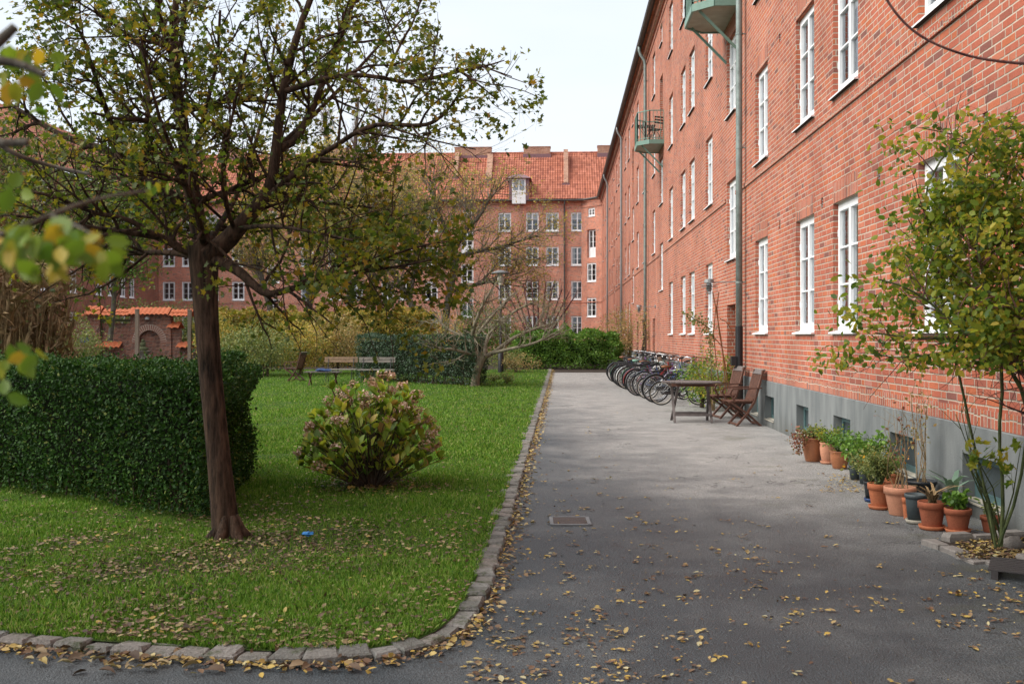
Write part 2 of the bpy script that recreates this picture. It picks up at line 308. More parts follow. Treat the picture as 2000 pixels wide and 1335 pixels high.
# ------------------------------------------------------------------ mesh builder and scene tree
class MB:
    def __init__(s): s.v = []; s.f = []
    def add(s, vs, fs):
        o = len(s.v); s.v += [tuple(q) for q in vs]; s.f += [tuple(i+o for i in f) for f in fs]; return s
    def box(s, a, b, M4=None):
        x0, y0, z0 = a; x1, y1, z1 = b
        vs = [Vector(q) for q in ((x0, y0, z0), (x1, y0, z0), (x1, y1, z0), (x0, y1, z0), (x0, y0, z1), (x1, y0, z1), (x1, y1, z1), (x0, y1, z1))]
        if M4 is not None: vs = [M4 @ q for q in vs]
        return s.add(vs, [(0, 3, 2, 1), (4, 5, 6, 7), (0, 1, 5, 4), (1, 2, 6, 5), (2, 3, 7, 6), (3, 0, 4, 7)])
    def beam(s, p, q, w, h, up=(0, 0, 1)):
        p, q = Vector(p), Vector(q); d = (q-p); L = d.length; d.normalize()
        u = Vector(up); 
        if abs(d.dot(u)) > .98: u = Vector((1, 0, 0))
        a = d.cross(u).normalized(); c = a.cross(d)
        m = Matrix((( a.x, d.x, c.x, p.x), (a.y, d.y, c.y, p.y), (a.z, d.z, c.z, p.z), (0, 0, 0, 1)))
        return s.box((-w/2, 0, -h/2), (w/2, L, h/2), m)
    def tube(s, P, rad, n=6, cap=True):
        P = [Vector(q) for q in P]
        if isinstance(rad, (int, float)): rad = [rad]*len(P)
        o = len(s.v); prev = None
        for i, q in enumerate(P):
            d = (P[min(i+1, len(P)-1)]-P[max(i-1, 0)])
            if d.length < 1e-9: d = Vector((0, 0, 1))
            d.normalize()
            if prev is None:
                u = Vector((0, 0, 1)) if abs(d.z) < .9 else Vector((1, 0, 0)); a = d.cross(u).normalized()
            else:
                a = prev - d*prev.dot(d)
                a = a.normalized() if a.length > 1e-6 else d.orthogonal().normalized()
            prev = a; c = d.cross(a)
            for k in range(n):
                t = 2*math.pi*k/n; s.v.append(tuple(q+(a*math.cos(t)+c*math.sin(t))*rad[i]))
        for i in range(len(P)-1):
            for k in range(n):
                a0 = o+i*n+k; a1 = o+i*n+(k+1) % n; s.f.append((a0, a1, a1+n, a0+n))
        if cap: s.f.append(tuple(o+k for k in range(n))[::-1]); s.f.append(tuple(o+(len(P)-1)*n+k for k in range(n)))
        return s
    def lathe(s, prof, c=(0, 0, 0), n=24, cap=False):
        o = len(s.v)
        for r, z in prof:
            for k in range(n):
                t = 2*math.pi*k/n; s.v.append((c[0]+r*math.cos(t), c[1]+r*math.sin(t), c[2]+z))
        for i in range(len(prof)-1):
            for k in range(n):
                a0 = o+i*n+k; a1 = o+i*n+(k+1) % n; s.f.append((a0, a1, a1+n, a0+n))
        if cap: s.f.append(tuple(o+(len(prof)-1)*n+k for k in range(n)))
        return s
    def torus(s, c, R_, r, ax='y', n=28, m=6, a0=0, a1=360):
        pts = []
        full = a1-a0 >= 360; cnt = n if full else n
        for i in range(cnt+1):
            t = R(a0+(a1-a0)*i/cnt); x, z = R_*math.cos(t), R_*math.sin(t)
            pts.append((c[0]+x, c[1], c[2]+z) if ax == 'y' else (c[0]+x, c[1]+z, c[2]))
        return s.tube(pts, r, m, not full)
    def ico(s, c, r, seed=0, jit=.15, sq=(1, 1, 1), n=8):
        rr = random.Random(seed); o = len(s.v)
        for i in range(n//2+1):
            ph = math.pi*i/(n//2)
            for k in range(n):
                t = 2*math.pi*k/n; q = r*(1+rr.uniform(-jit, jit))
                s.v.append((c[0]+q*sq[0]*math.sin(ph)*math.cos(t), c[1]+q*sq[1]*math.sin(ph)*math.sin(t), c[2]+q*sq[2]*math.cos(ph)))
        for i in range(n//2):
            for k in range(n):
                a0 = o+i*n+k; a1 = o+i*n+(k+1) % n; s.f.append((a0, a0+n, a1+n, a1))
        return s
    def build(s, name, mat, parent=None, smooth=False, off=None):
        me = bpy.data.meshes.new(name)
        o = wloc(parent) if off is None else Vector(off)
        me.from_pydata([(x-o.x, y-o.y, z-o.z) for x, y, z in s.v], [], s.f); me.update()
        if smooth: me.polygons.foreach_set('use_smooth', [True]*len(me.polygons))
        return link(name, me, mat, parent)
def wloc(o):
    v = Vector((0, 0, 0))
    while o is not None: v += o.location; o = o.parent
    return v
def link(name, me, mat, parent=None):
    me.materials.append(MATS[mat] if isinstance(mat, str) else mat)
    ob = bpy.data.objects.new(name, me); COL.objects.link(ob)
    if parent is not None: ob.parent = parent
    return ob
def tag(o, label=None, cat=None, group=None, kind=None):
    if label: o['label'] = label
    if cat: o['category'] = cat
    if group: o['group'] = group
    if kind: o['kind'] = kind
    return o
def thing(name, loc, label, cat, group=None, rz=0):
    o = bpy.data.objects.new(name, None); COL.objects.link(o); o.location = loc; o.rotation_euler = (0, 0, rz)
    o.empty_display_size = .1
    return tag(o, label, cat, group)
def ctree(o, parent=None):
    c = o.copy(); COL.objects.link(c); c.parent = parent
    for ch in list(KIDS.get(o.name, [])): 
        k = ctree(ch, c)
    KIDS[c.name] = [x for x in COL.objects if False]
    return c
KIDS = {}
def reg(parent, *ch): KIDS[parent.name] = list(ch); return parent
def struct(mb, name, mat, **k):
    return tag(mb.build(name, mat, None, **k), kind='structure')

def polymesh(name, shape_v, shape_f, Pn, Fd, Nn, size, mat, parent=None, curl=0.0):
    """many copies of one small polygon set as ONE mesh. Pn positions, Fd long-axis dirs, Nn normals, size scale per copy"""
    n = len(Pn); Pn = np.asarray(Pn, float); Fd = np.asarray(Fd, float); Nn = np.asarray(Nn, float)
    size = np.broadcast_to(np.asarray(size, float).reshape(-1), (n,))
    Fd /= (np.linalg.norm(Fd, axis=1, keepdims=True)+1e-9); Nn = Nn-Fd*(Nn*Fd).sum(1, keepdims=True)
    Nn /= (np.linalg.norm(Nn, axis=1, keepdims=True)+1e-9); S = np.cross(Fd, Nn)
    sv = np.asarray(shape_v, float); k = len(sv)
    V = Pn[:, None, :]+size[:, None, None]*(sv[None, :, 0, None]*S[:, None, :]+sv[None, :, 1, None]*Fd[:, None, :]+sv[None, :, 2, None]*Nn[:, None, :])
    V = V.reshape(-1, 3); o = wloc(parent); V = V-np.array([o.x, o.y, o.z])
    loops = np.concatenate([np.array(f) for f in shape_f]); lens = np.array([len(f) for f in shape_f])
    LI = (loops[None, :]+np.arange(n)[:, None]*k).reshape(-1); LT = np.tile(lens, n); LS = np.concatenate([[0], np.cumsum(LT)[:-1]])
    me = bpy.data.meshes.new(name); me.vertices.add(len(V)); me.vertices.foreach_set('co', V.reshape(-1))
    me.loops.add(len(LI)); me.loops.foreach_set('vertex_index', LI.astype(np.int32))
    me.polygons.add(len(LT)); me.polygons.foreach_set('loop_start', LS.astype(np.int32)); me.polygons.foreach_set('loop_total', LT.astype(np.int32))
    me.update(calc_edges=True); return link(name, me, mat, parent)
def rdir(n, up=0.0):
    d = RNG.normal(size=(n, 3)); d /= np.linalg.norm(d, axis=1, keepdims=True); d[:, 2] += up; return d
# leaf outlines (x across, y along, z normal)
MAPLE = ([(0, 0, 0), (.40, .04, .05), (.26, .27, .03), (.54, .52, .10), (.20, .58, .02), (.05, 1.0, -.06), (-.18, .62, .02), (-.52, .55, .10), (-.25, .30, .03), (-.42, .08, .05)], [(0, 1, 2, 3, 4, 5), (0, 5, 6, 7, 8, 9)])
OVAL = ([(0, 0, 0), (.28, .3, .06), (.26, .68, .05), (0, 1, -.05), (-.26, .68, .05), (-.28, .3, .06)], [(0, 1, 2, 3), (0, 3, 4, 5)])
DIAM = ([(0, 0, 0), (.26, .5, .08), (0, 1, 0), (-.26, .5, .08)], [(0, 1, 2), (0, 2, 3)])
CURL = ([(0, 0, 0), (.16, .12, .10), (.27, .38, .20), (.22, .72, .16), (.02, 1.02, -.12), (-.18, .74, .10), (-.25, .40, .16), (-.15, .13, .08), (0, .33, .0), (0, .70, .02)], [(0, 1, 2, 8), (8, 2, 3, 9), (9, 3, 4), (9, 4, 5), (8, 9, 5, 6), (0, 8, 6, 7)])
BLADE = ([(-.05, 0, 0), (.05, 0, 0), (.03, .6, .06), (0, 1, .25)], [(0, 1, 2), (0, 2, 3)])
STRAP = ([(-.06, 0, 0), (.06, 0, 0), (.07, .4, .05), (.05, .75, -.06), (0, 1, -.25), (-.05, .75, -.06), (-.07, .4, .05)], [(0, 1, 2, 6), (6, 2, 3, 5), (5, 3, 4)])
def leaves(name, pts, size, shape, mat, parent=None, up=.6, var=.35, fup=0.0):
    n = len(pts); sz = size*(1+RNG.uniform(-var, var, n))
    return polymesh(name, shape[0], shape[1], pts, rdir(n, fup), rdir(n, up), sz, mat, parent)

# ------------------------------------------------------------------ branches
def grow(mb, P, rad, level, spec, tips, rr, nseg=None):
    """adds the tube P and spawns shoots; tips collects (point, dir) for leaves"""
    n = spec['sides'][level]; mb.tube(P, rad, n, False)
    if level >= spec['levels']:
        for i in range(1, len(P)):
            for _ in range(spec['perseg']): 
                t = rr.random(); q = P[i-1].lerp(P[i], t); tips.append(q+Vector((rr.gauss(0, 1), rr.gauss(0, 1), rr.gauss(0, 1)))*spec['spread'])
        return
    L = sum((P[i+1]-P[i]).length for i in range(len(P)-1)); cnt = max(1, int(L*spec['dens'][level]))
    cum = [0]
    for i in range(len(P)-1): cum.append(cum[-1]+(P[i+1]-P[i]).length)
    for c in range(cnt):
        s = L*(spec['start'][level]+(1-spec['start'][level])*rr.random()); i = 0
        while i < len(P)-2 and cum[i+1] < s: i += 1
        t = (s-cum[i])/max(1e-6, cum[i+1]-cum[i]); q = P[i].lerp(P[i+1], t); d = (P[i+1]-P[i]).normalized()
        r0 = (rad[i]*(1-t)+rad[i+1]*t)
        a = Vector((rr.gauss(0, 1), rr.gauss(0, 1), rr.gauss(0, 1))); a = (a-d*a.dot(d)).normalized()
        ang = R(rr.uniform(*spec['ang'])); dd = (d*math.cos(ang)+a*math.sin(ang)); dd.z += spec['up']; dd.normalize()
        ll = spec['len'][level]*rr.uniform(.55, 1.25)*(1-spec.get('taper', .35)*s/L); k = spec['seg'][level]; pts = [q]; cur = q.copy()
        for j in range(k):
            dd = (dd+Vector((rr.gauss(0, 1), rr.gauss(0, 1), rr.gauss(0, 1)))*spec['wob']+Vector((0, 0, spec['curve']))).normalized()
            cur = cur+dd*ll/k; pts.append(cur.copy())
        ra = min(r0*.7, spec['rad'][level]); rds = [ra*(1-.75*j/k) for j in range(k+1)]
        grow(mb, pts, rds, level+1, spec, tips, rr)
def limb(pts):   # (px,py,depth,width px)
    return [pt(a, b, d) for a, b, d, w in pts], [w/2/F*d for a, b, d, w in pts]
def smoothline(P, rd, it=1):
    for _ in range(it):
        Q = [P[0]]; q = [rd[0]]
        for i in range(len(P)-1):
            Q += [P[i].lerp(P[i+1], .25), P[i].lerp(P[i+1], .75)]; q += [rd[i]*.75+rd[i+1]*.25, rd[i]*.25+rd[i+1]*.75]
        Q.append(P[-1]); q.append(rd[-1]); P, rd = Q, q
    return P, rd
#@@GROUND
# ------------------------------------------------------------------ ground
WX = 3.6
g = MB(); g.add([(-400, -60, -.03), (400, -60, -.03), (400, 600, -.03), (-400, 600, -.03)], [(0, 1, 2, 3)])
struct(g, 'ground', 'soil')
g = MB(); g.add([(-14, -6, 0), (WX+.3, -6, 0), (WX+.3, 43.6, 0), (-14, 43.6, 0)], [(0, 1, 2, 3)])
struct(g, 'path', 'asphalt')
KO = [(1076, 728), (1068, 760), (1052, 815), (1034, 880), (1017, 945), (1000, 1010), (975, 1100), (948, 1178), (915, 1228), (865, 1262), (790, 1283), (690, 1296), (600, 1299), (500, 1297), (400, 1292), (200, 1279), (0, 1262), (-250, 1240)]
kw = [gp(a, b) for a, b in KO]; kw[0:0] = [kw[0]+(kw[0]-kw[1])*.4]
kc, _ = smoothline(kw, [1]*len(kw), 2)
def resample(P, st):
    out = [P[0].copy()]; rem = st
    for i in range(len(P)-1):
        a, b = P[i], P[i+1]; L = (b-a).length; t = rem
        while t <= L: out.append(a.lerp(b, t/L)); t += st
        rem = t-L
    return out
kr = resample(kc, .165)
KW = .15
mb = MB(); inner = []; inner2 = []
for i in range(len(kr)-1):
    a, b = kr[i], kr[i+1]; d = (b-a).normalized(); nrm = Vector((d.y, -d.x, 0))
    if (nrm.x > 0 and i < len(kr)*.6): nrm = -nrm
    nrm = Vector((-d.y, d.x, 0)) if Vector((-d.y, d.x, 0)).dot(Vector((-1, .6, 0))) > 0 else Vector((d.y, -d.x, 0))
    inner.append(a+nrm*.10); inner2.append(a+nrm*(KW-.035))
    for row in range(1):
        j = lambda s=.015: random.uniform(-s, s)
        w = KW+random.uniform(-.035, .04); h = .044+random.uniform(-.010, .012); e = .013
        A = a+d*.006; B = b-d*.006; tilt = j(.008)
        base = [A+Vector((j(), j(), -.02)), B+Vector((j(), j(), -.02)), B+nrm*w+Vector((j(), j(), -.02)), A+nrm*w+Vector((j(), j(), -.02))]
        mid = [q+Vector((0, 0, h-.0)) for q in base]; cen = sum(mid, Vector())/4
        top = [cen+(q-cen)*.84+Vector((0, 0, .014+tilt*(1 if k < 2 else -1))) for k, q in enumerate(mid)]
        mb.add(base+mid+top, [(0, 1, 5, 4), (1, 2, 6, 5), (2, 3, 7, 6), (3, 0, 4, 7), (4, 5, 9, 8), (5, 6, 10, 9), (6, 7, 11, 10), (7, 4, 8, 11), (8, 9, 10, 11)])
struct(mb, 'kerb', 'kerbstone')
LZ = .035
lawn_poly = [(q.x, q.y) for q in inner]+[(-40, inner[-1].y+2), (-40, 46), (inner[0].x-.2, 46)]
g = MB(); g.add([(x, y, LZ) for x, y in lawn_poly], [tuple(range(len(lawn_poly)))]); struct(g, 'lawn', 'lawn')
g = MB(); g.add([(-60, 46, .02), (WX, 46, .02), (WX, 90, .02), (-60, 90, .02)], [(0, 1, 2, 3)])
g.add([(-60, 43.6, .012), (WX, 43.6, .012), (WX, 46.2, .012), (-60, 46.2, .012)], [(0, 1, 2, 3)]); struct(g, 'garden_soil', 'soil')
grass_poly = [(q.x, q.y) for q in inner2]+lawn_poly[-3:]
LPa = np.array(grass_poly)
def inpoly(P, poly):
    x, y = P[:, 0], P[:, 1]; ins = np.zeros(len(P), bool); j = len(poly)-1
    for i in range(len(poly)):
        xi, yi = poly[i]; xj, yj = poly[j]
        c = ((yi > y) != (yj > y)) & (x < (xj-xi)*(y-yi)/(yj-yi+1e-12)+xi); ins ^= c; j = i
    return ins
def frustum(n, d0, d1, px0=-80, px1=2080, bias=1.0):   # random ground points, by depth
    u = RNG.random(n); dep = (d0**(1-bias)+(d1**(1-bias)-d0**(1-bias))*u)**(1/(1-bias)) if bias != 1 else d0*(d1/d0)**u
    px = RNG.uniform(px0, px1, n); r = (px-CX)/F*dep
    return np.stack([r*CT-dep*ST, r*ST+dep*CT, np.zeros(n)], 1), dep
# trodden/bare spots under tree and bush, used to thin the grass
TREE = gp(447, 1062); BUSH = gp(725, 955)
P, dep = frustum(880000, 4.2, 46, -380, 1100, 1.5)
m = inpoly(P, LPa); P, dep = P[m], dep[m]
def blobs(P, sc, seed):
    r = np.random.default_rng(seed); v = np.zeros(len(P))
    for _ in range(14):
        a = r.uniform(0, 6.28); k = sc*r.uniform(.5, 2); v += np.sin((P[:, 0]*math.cos(a)+P[:, 1]*math.sin(a))*k+r.uniform(0, 6.28))
    return v/math.sqrt(14)
dt = np.hypot(P[:, 0]-TREE.x-.1, P[:, 1]-TREE.y+.9); db = np.hypot(P[:, 0]-BUSH.x, P[:, 1]-BUSH.y)
thin = .10+np.clip(1.15-dt/2.0, 0, .7)*np.clip(blobs(P, 4, 3)*.7+.6, .1, 1)+np.clip(1.2-db/.75, 0, .95)
m = RNG.random(len(P)) > thin; P, dep = P[m], dep[m]
P[:, 2] = LZ-.004; n = len(P)
hgt = (.034+.0004*dep)*(1+RNG.uniform(-.4, .5, n))*(1+.25*blobs(P, 3, 5))
fd = rdir(n); fd[:, 2] = 0; fd *= .75; fd[:, 2] = 1.0
nn = rdir(n); nn[:, 2] *= .2
Wd = [(x*(1.0+0), y, z) for x, y, z in BLADE[0]]
# farther blades are wider so that they stay visible
for lo, hi, wf in ((0, 7.5, 1.3), (7.5, 12, 1.7), (12, 60, 3.4)):
    k = (dep >= lo) & (dep < hi)
    if k.sum() == 0: continue
    o = polymesh('grass', [(x*wf, y, z) for x, y, z in BLADE[0]], BLADE[1], P[k], fd[k], nn[k], hgt[k], 'grass'); tag(o, kind='stuff')
    tag(o, {0: 'short green grass blades of the lawn nearest the stone kerb', 7.5: 'green lawn grass around the foot of the faded hydrangea', 12: 'bright green lawn grass farther back towards the benches'}[lo], 'grass')
print('grass', n)
# fallen leaves
def fl(P, size, shape, name, mat='Lfall', z=LZ+.01, tilt=.25, label='', parent=None):
    n = len(P); P = np.array(P); P[:, 2] = z+RNG.random(n)*.012
    N = rdir(n)*tilt; N[:, 2] = 1; fdn = rdir(n); fdn[:, 2] *= .15
    s = size*(1+RNG.uniform(-.45, .5, n)); o = polymesh(name, shape[0], shape[1], P, fdn, N, s, mat); 
    tag(o, label, 'leaves', None, 'stuff'); return o
P, dep = frustum(80000, 4.3, 36, -380, 1100, 1.3); m = inpoly(P, LPa); P, dep = P[m], dep[m]
dt = np.hypot(P[:, 0]-TREE.x, P[:, 1]-TREE.y+.6); db = np.hypot(P[:, 0]-BUSH.x, P[:, 1]-BUSH.y-0)
pr = .035+.9*np.exp(-(dt/1.5)**2)*np.clip(blobs(P, 5, 9)+.8, .1, 1)+.35*np.exp(-(db/.7)**2)+.22*np.exp(-(dt/3.4)**2)*np.clip(blobs(P, 3, 19)+.6, .1, 1)+.35*np.clip((5.9-P[:, 1])/.8, 0, 1)*np.clip(blobs(P, 4, 29)+.5, .1, 1)
m = RNG.random(len(P)) < pr
fl(P[m], .030, OVAL, 'fallen_leaves', mat='Llitter', z=LZ+.020, tilt=.6, label='yellow and brown leaves strewn over the grass under the tree')
cen = []
for i in range(len(kr)):
    q = kr[i]; dd = (kr[min(i+1, len(kr)-1)]-kr[max(0, i-1)]).normalized(); out = Vector((dd.y, -dd.x, 0)); out = out if out.dot(Vector((1, -.6, 0))) > 0 else -out
    for _ in range(17 if q.y > 5.6 else 34): cen.append(q+out*abs(random.gauss(0, .065))+dd*random.uniform(-.1, .1))
fl([tuple(q) for q in cen], .034, OVAL, 'fallen_leaves', z=.012, tilt=.8, label='drift of yellow leaves in the gutter along the stone kerb')
big = [gp(random.uniform(60, 720), random.uniform(1272, 1315)) for _ in range(60)]
fl([tuple(q) for q in big], .062, CURL, 'fallen_leaves', mat='Llitter', z=.014, tilt=.6, label='large curled brown leaves heaped against the front kerb')
P, dep = frustum(5200, 4.3, 22, 900, 2060, 1.15)
m = ~inpoly(P, LPa) & (P[:, 0] < WX-.1) & (P[:, 1] > 3); P = P[m]
m = RNG.random(len(P)) < np.clip(.75-(P[:, 1]-5)*.055, .08, .8)*np.clip(.35+blobs(P, 1.3, 2)*.35+np.exp(-(P[:, 0]+.2)**2), .1, 1); P = P[m]
k = RNG.random(len(P)) < .22
fl(P[~k], .021, OVAL, 'fallen_leaves', z=.006, tilt=.3, label='small pale leaflets scattered over the grey asphalt')
C = P[k]; Q = np.repeat(C, 5, 0)+RNG.normal(size=(len(C)*5, 3))*.022
fl(Q, .032, OVAL, 'fallen_leaves', z=.004, tilt=.22, label='clusters of yellow leaves lying on the asphalt path')
#@@RIGHT
# ------------------------------------------------------------------ windows
def window_proto(w, h, name='window', cols=2, rows=3, panel=0.0, label=None, fat=False):
    """front faces -Y, origin at bottom centre of the opening, wall face at y=0"""
    D = .065; f = MB(); e = .052; s = .042; t = .05; b = .022
    if fat: e, s, b = .062, .052, .030
    x0, x1 = -w/2, w/2
    f.box((x0, D, 0), (x0+e, D+t+.02, h)); f.box((x1-e, D, 0), (x1, D+t+.02, h)); f.box((x0+e, D, h-e-.015), (x1-e, D+t+.02, h)); f.box((x0+e, D, 0), (x1-e, D+t+.02, e+.02))
    iw = (w-2*e)/cols; zb = e+.02; zt = h-e-.015; panes = MB()
    for c in range(cols):
        a = x0+e+c*iw; bq = a+iw; y0 = D-.008; y1 = D+t
        g1 = .003
        f.box((a+g1, y0, zb+g1), (a+s, y1, zt-g1)); f.box((bq-s, y0, zb+g1), (bq-g1, y1, zt-g1))
        f.box((a+s, y0, zb+g1), (bq-s, y1, zb+s+.02)); f.box((a+s, y0, zt-s), (bq-s, y1, zt-g1))
        pb = zb+s+.02; ptp = zt-s
        if panel: f.box((a+s, y0+.012, pb), (bq-s, y1, pb+panel)); pb += panel
        for k in range(1, rows): z = pb+(ptp-pb)*k/rows; f.box((a+s, y0+.003, z-b/2), (bq-s, y1-.003, z+b/2))
        panes.add([(a+s, D+.03, pb), (bq-s, D+.03, pb), (bq-s, D+.03, ptp), (a+s, D+.03, ptp)], [(0, 1, 2, 3)])
        f.box((a+.0+(0 if c == 0 else iw-.012), y0-.012, h*.22), (a+.012+(0 if c == 0 else iw-.012), y0, h*.22+.09)); f.box((a+(0 if c == 0 else iw-.012), y0-.012, h*.74), (a+.012+(0 if c == 0 else iw-.012), y0, h*.74+.09))
    fo = f.build(name, 'white', None, off=(0, 0, 0)); po = panes.build('pane', 'glass', fo, off=(0, 0, 0))
    sm = MB(); sm.add([(x0-.04, -.055, -.028), (x1+.04, -.055, -.028), (x1+.04, -.055, -.008), (x0-.04, -.055, -.008), (x1+.0, D, .02), (x0-.0, D, .02), (x0-.0, D, -.03), (x1+.0, D, -.03)], [(0, 1, 2, 3), (3, 2, 4, 5), (0, 6, 7, 1), (0, 3, 5, 6), (1, 7, 4, 2)])
    so_ = sm.build('sill', 'white', fo, off=(0, 0, 0)); so_.data.materials.append(M['sillshade']); so_.data.polygons[2].material_index = 1  # shade below the sill painted black on its underside
    return fo, po, so_
def curtain_mesh(w, h, kind):
    c = MB(); D = .17
    def cloth(xa, xb, z0, z1, n=18):
        pts = []
        for i in range(n+1):
            x = xa+(xb-xa)*i/n; y = D+.018*math.sin(i*2.1+xa*9); pts.append((x, y))
        for i in range(n): c.add([(pts[i][0], pts[i][1], z0), (pts[i+1][0], pts[i+1][1], z0), (pts[i+1][0], pts[i+1][1], z1), (pts[i][0], pts[i][1], z1)], [(0, 1, 2, 3)])
    if kind == 0: cloth(-w/2+.03, -w/2+.32, .03, h-.03); cloth(w/2-.32, w/2-.03, .03, h-.03)
    elif kind == 1: cloth(-w/2+.03, w/2-.03, .03, h-.03, 40)
    elif kind == 2: cloth(-w/2+.03, w/2-.03, h*.62, h-.03, 3)
    elif kind == 3: cloth(-w/2+.03, w/2-.03, .03, h*.42, 36); cloth(-w/2+.03, w/2-.03, h*.86, h-.03, 30)
    else: cloth(-w/2+.03, -w/2+.2, .03, h-.03, 10); cloth(w/2-.2, w/2-.03, .03, h-.03, 10); c.box((-.25, .2, .05), (-.12, .3, .22)); c.box((.15, .2, .05), (.3, .3, .3))
    return c
WIN = {}
def get_win(w, h, rows=3, panel=0.0, name='window', fat=False):
    key = (w, h, rows, panel, fat)
    if key not in WIN:
        fo, po, so_ = window_proto(w, h, name, 2, rows, panel, fat=fat); WIN[key] = (fo.data, po.data, so_.data, {})
        for o in (so_, po, fo): bpy.data.objects.remove(o)
    return WIN[key]
def put_window(parent, loc, rz, w, h, rows=3, panel=0.0, kind=0, sill=True, lintel=None, name='window', fat=False):
    fat = parent is not rb
    fm, pm, sm, cm = get_win(w, h, rows, panel, name, fat)
    if kind not in cm:
        c = curtain_mesh(w, h, kind).build('curtain', 'curtain', None, off=(0, 0, 0)); cm[kind] = c.data; bpy.data.objects.remove(c)
    o = bpy.data.objects.new(name, fm); COL.objects.link(o); o.parent = parent; o.location = loc; o.rotation_euler = (0, 0, rz)
    for nm, me in [('pane', pm)]+([('sill', sm)] if sill else [])+[('curtain', cm[kind])]+([('lintel', lintel)] if lintel else []):
        c = bpy.data.objects.new(nm, me); COL.objects.link(c); c.parent = o
    return o
def wall_grid(mb, axis, c, u0, u1, z0, z1, openings, depth, back=None, flip=1):
    """axis 'y': wall in plane X=c running along Y; axis 'x': plane Y=c running along X. depth>0 goes inward (sign given)"""
    us = sorted(set([u0, u1]+[o[0] for o in openings]+[o[1] for o in openings])); zs = sorted(set([z0, z1]+[o[2] for o in openings]+[o[3] for o in openings]))
    us = [u for u in us if u0 <= u <= u1]; zs = [z for z in zs if z0 <= z <= z1]
    Pq = (lambda u, z, d=0: (c+d, u, z)) if axis == 'y' else (lambda u, z, d=0: (u, c+d, z))
    for i in range(len(us)-1):
        um = (us[i]+us[i+1])/2; run = None
        for j in range(len(zs)):
            solid = j < len(zs)-1 and not any(o[0] < um < o[1] and o[2] < (zs[j]+zs[j+1])/2 < o[3] for o in openings)
            if solid and run is None: run = zs[j]
            if (not solid) and run is not None:
                zt = zs[j]; mb.add([Pq(us[i], run), Pq(us[i+1], run), Pq(us[i+1], zt), Pq(us[i], zt)], [(0, 1, 2, 3)]); run = None
    for o in openings:
        a, b, e, f = o[:4]; dd = o[4] if len(o) > 4 else depth
        if abs(dd) < 1e-6: continue
        mb.add([Pq(a, e), Pq(a, f), Pq(a, f, dd), Pq(a, e, dd)], [(0, 1, 2, 3)]); mb.add([Pq(b, e), Pq(b, f), Pq(b, f, dd), Pq(b, e, dd)], [(0, 1, 2, 3)])
        mb.add([Pq(a, f), Pq(b, f), Pq(b, f, dd), Pq(a, f, dd)], [(0, 1, 2, 3)]); mb.add([Pq(a, e), Pq(b, e), Pq(b, e, dd), Pq(a, e, dd)], [(0, 1, 2, 3)])
FL = [(1.62, 3.30), (4.69, 6.35), (7.68, 9.34), (10.68, 12.34)]
ST_W = [(3.17, 4.84), (6.22, 7.85)]; ST_D = (8.32, 10.75); ST_T = (11.87, 12.60)
RBB = 0
rb = thing('brick_building', (WX, 40, 0), 'long four storey red brick apartment house with white casement windows right of the path', 'building')
cols = [6.6, 9.91, 13.11, 15.24, 18.48, 24.89, 28.1, 30.1, 33.35, 39.4, 43.8, 47.5, 53.4, 56.2, 62.2, 64.8, 70.6, 73.7, 78.6, 81.0, 84.6]
stairs = [21.7, 36.5, 50.5, 67.9]; doors = [21.7, 39.4, 47.5, 70.6]
WWd = 1.12
ops = []; wins = []
for y in cols:
    for fi, (a, b) in enumerate(FL):
        if fi == 0 and y in doors: continue
        ops.append((y-WWd/2, y+WWd/2, a, b)); wins.append((y, a, b-a, 3, 0.0))
for y in stairs:
    for a, b in ST_W: ops.append((y-WWd/2, y+WWd/2, a, b)); wins.append((y, a, b-a, 3, 0.0))
    ops.append((y-.52, y+.52, ST_D[0], ST_D[1], .30)); ops.append((y-.4, y+.4, *ST_T)); wins.append((y, ST_T[0], ST_T[1]-ST_T[0], 2, 0.0))
for y in doors: ops.append((y-.52, y+.52, .02, 2.22, .55))
vents = []
for y in (8.85, 11.75, 14.25, 16.95, 19.45, 26.6, 31.9, 42.2):
    for a, b in FL[:3]: vents.append((y, b+.04)); ops.append((y-.055, y+.055, b+.02, b+.16, .09))
mb = MB(); wall_grid(mb, 'y', WX, -5, 88, .78, 13.3, ops, .14)
door_low = [(y-.52, y+.52, .0, .78, .55) for y in doors]
wall = mb.build('wall', 'brickR', rb)
bw = [(18.08, 17.33), (15.7, 14.95), (13.6, 12.82), (11.3, 10.5), (9.3, 8.5), (19.35, 18.7), (7.0, 6.2)]
pl = MB(); wall_grid(pl, 'y', WX-.016, -5, 88, -.02, .78, [(b, a, .13, .53, .17) for a, b in bw]+[(a, b, -.02, .78, .55) for a, b, *_ in door_low], .17)
pl.add([(WX-.016, -5, .78), (WX-.016, 88, .78), (WX, 88, .79), (WX, -5, .79)], [(0, 1, 2, 3)])
pl.build('plinth', 'plinth', rb)
sb = MB(); seg_ = [-5]+[v for y in sorted(doors) for v in (y-.52, y+.52)]+[88]
for i in range(0, len(seg_), 2): sb.box((WX-.004, seg_[i], .795), (WX+.01, seg_[i+1], .94))
sb.build('soldier_course', 'brickS', rb)
for y in doors:
    d = MB(); X0 = WX+.53; d.box((X0, y-.50, .03), (X0+.05, y+.50, 2.2)); 
    for k in range(3): d.box((X0-.015, y-.40, .2+.65*k), (X0-.001, y-.05, .75+.65*k)); d.box((X0-.015, y+.05, .2+.65*k), (X0-.001, y+.40, .75+.65*k))
    do = d.build('door', 'leatherbrown', rb); h_ = MB().tube([(X0-.06, y-.3, 1.05), (X0-.06, y-.2, 1.05)], .012); h_.build('handle', 'chrome', do)
for y in stairs:
    o = put_window(rb, (WX+.17-WX, y-40, ST_D[0]), R(-90), 1.04, ST_D[1]-ST_D[0], 3, .75, 4, False, name='balcony_door')
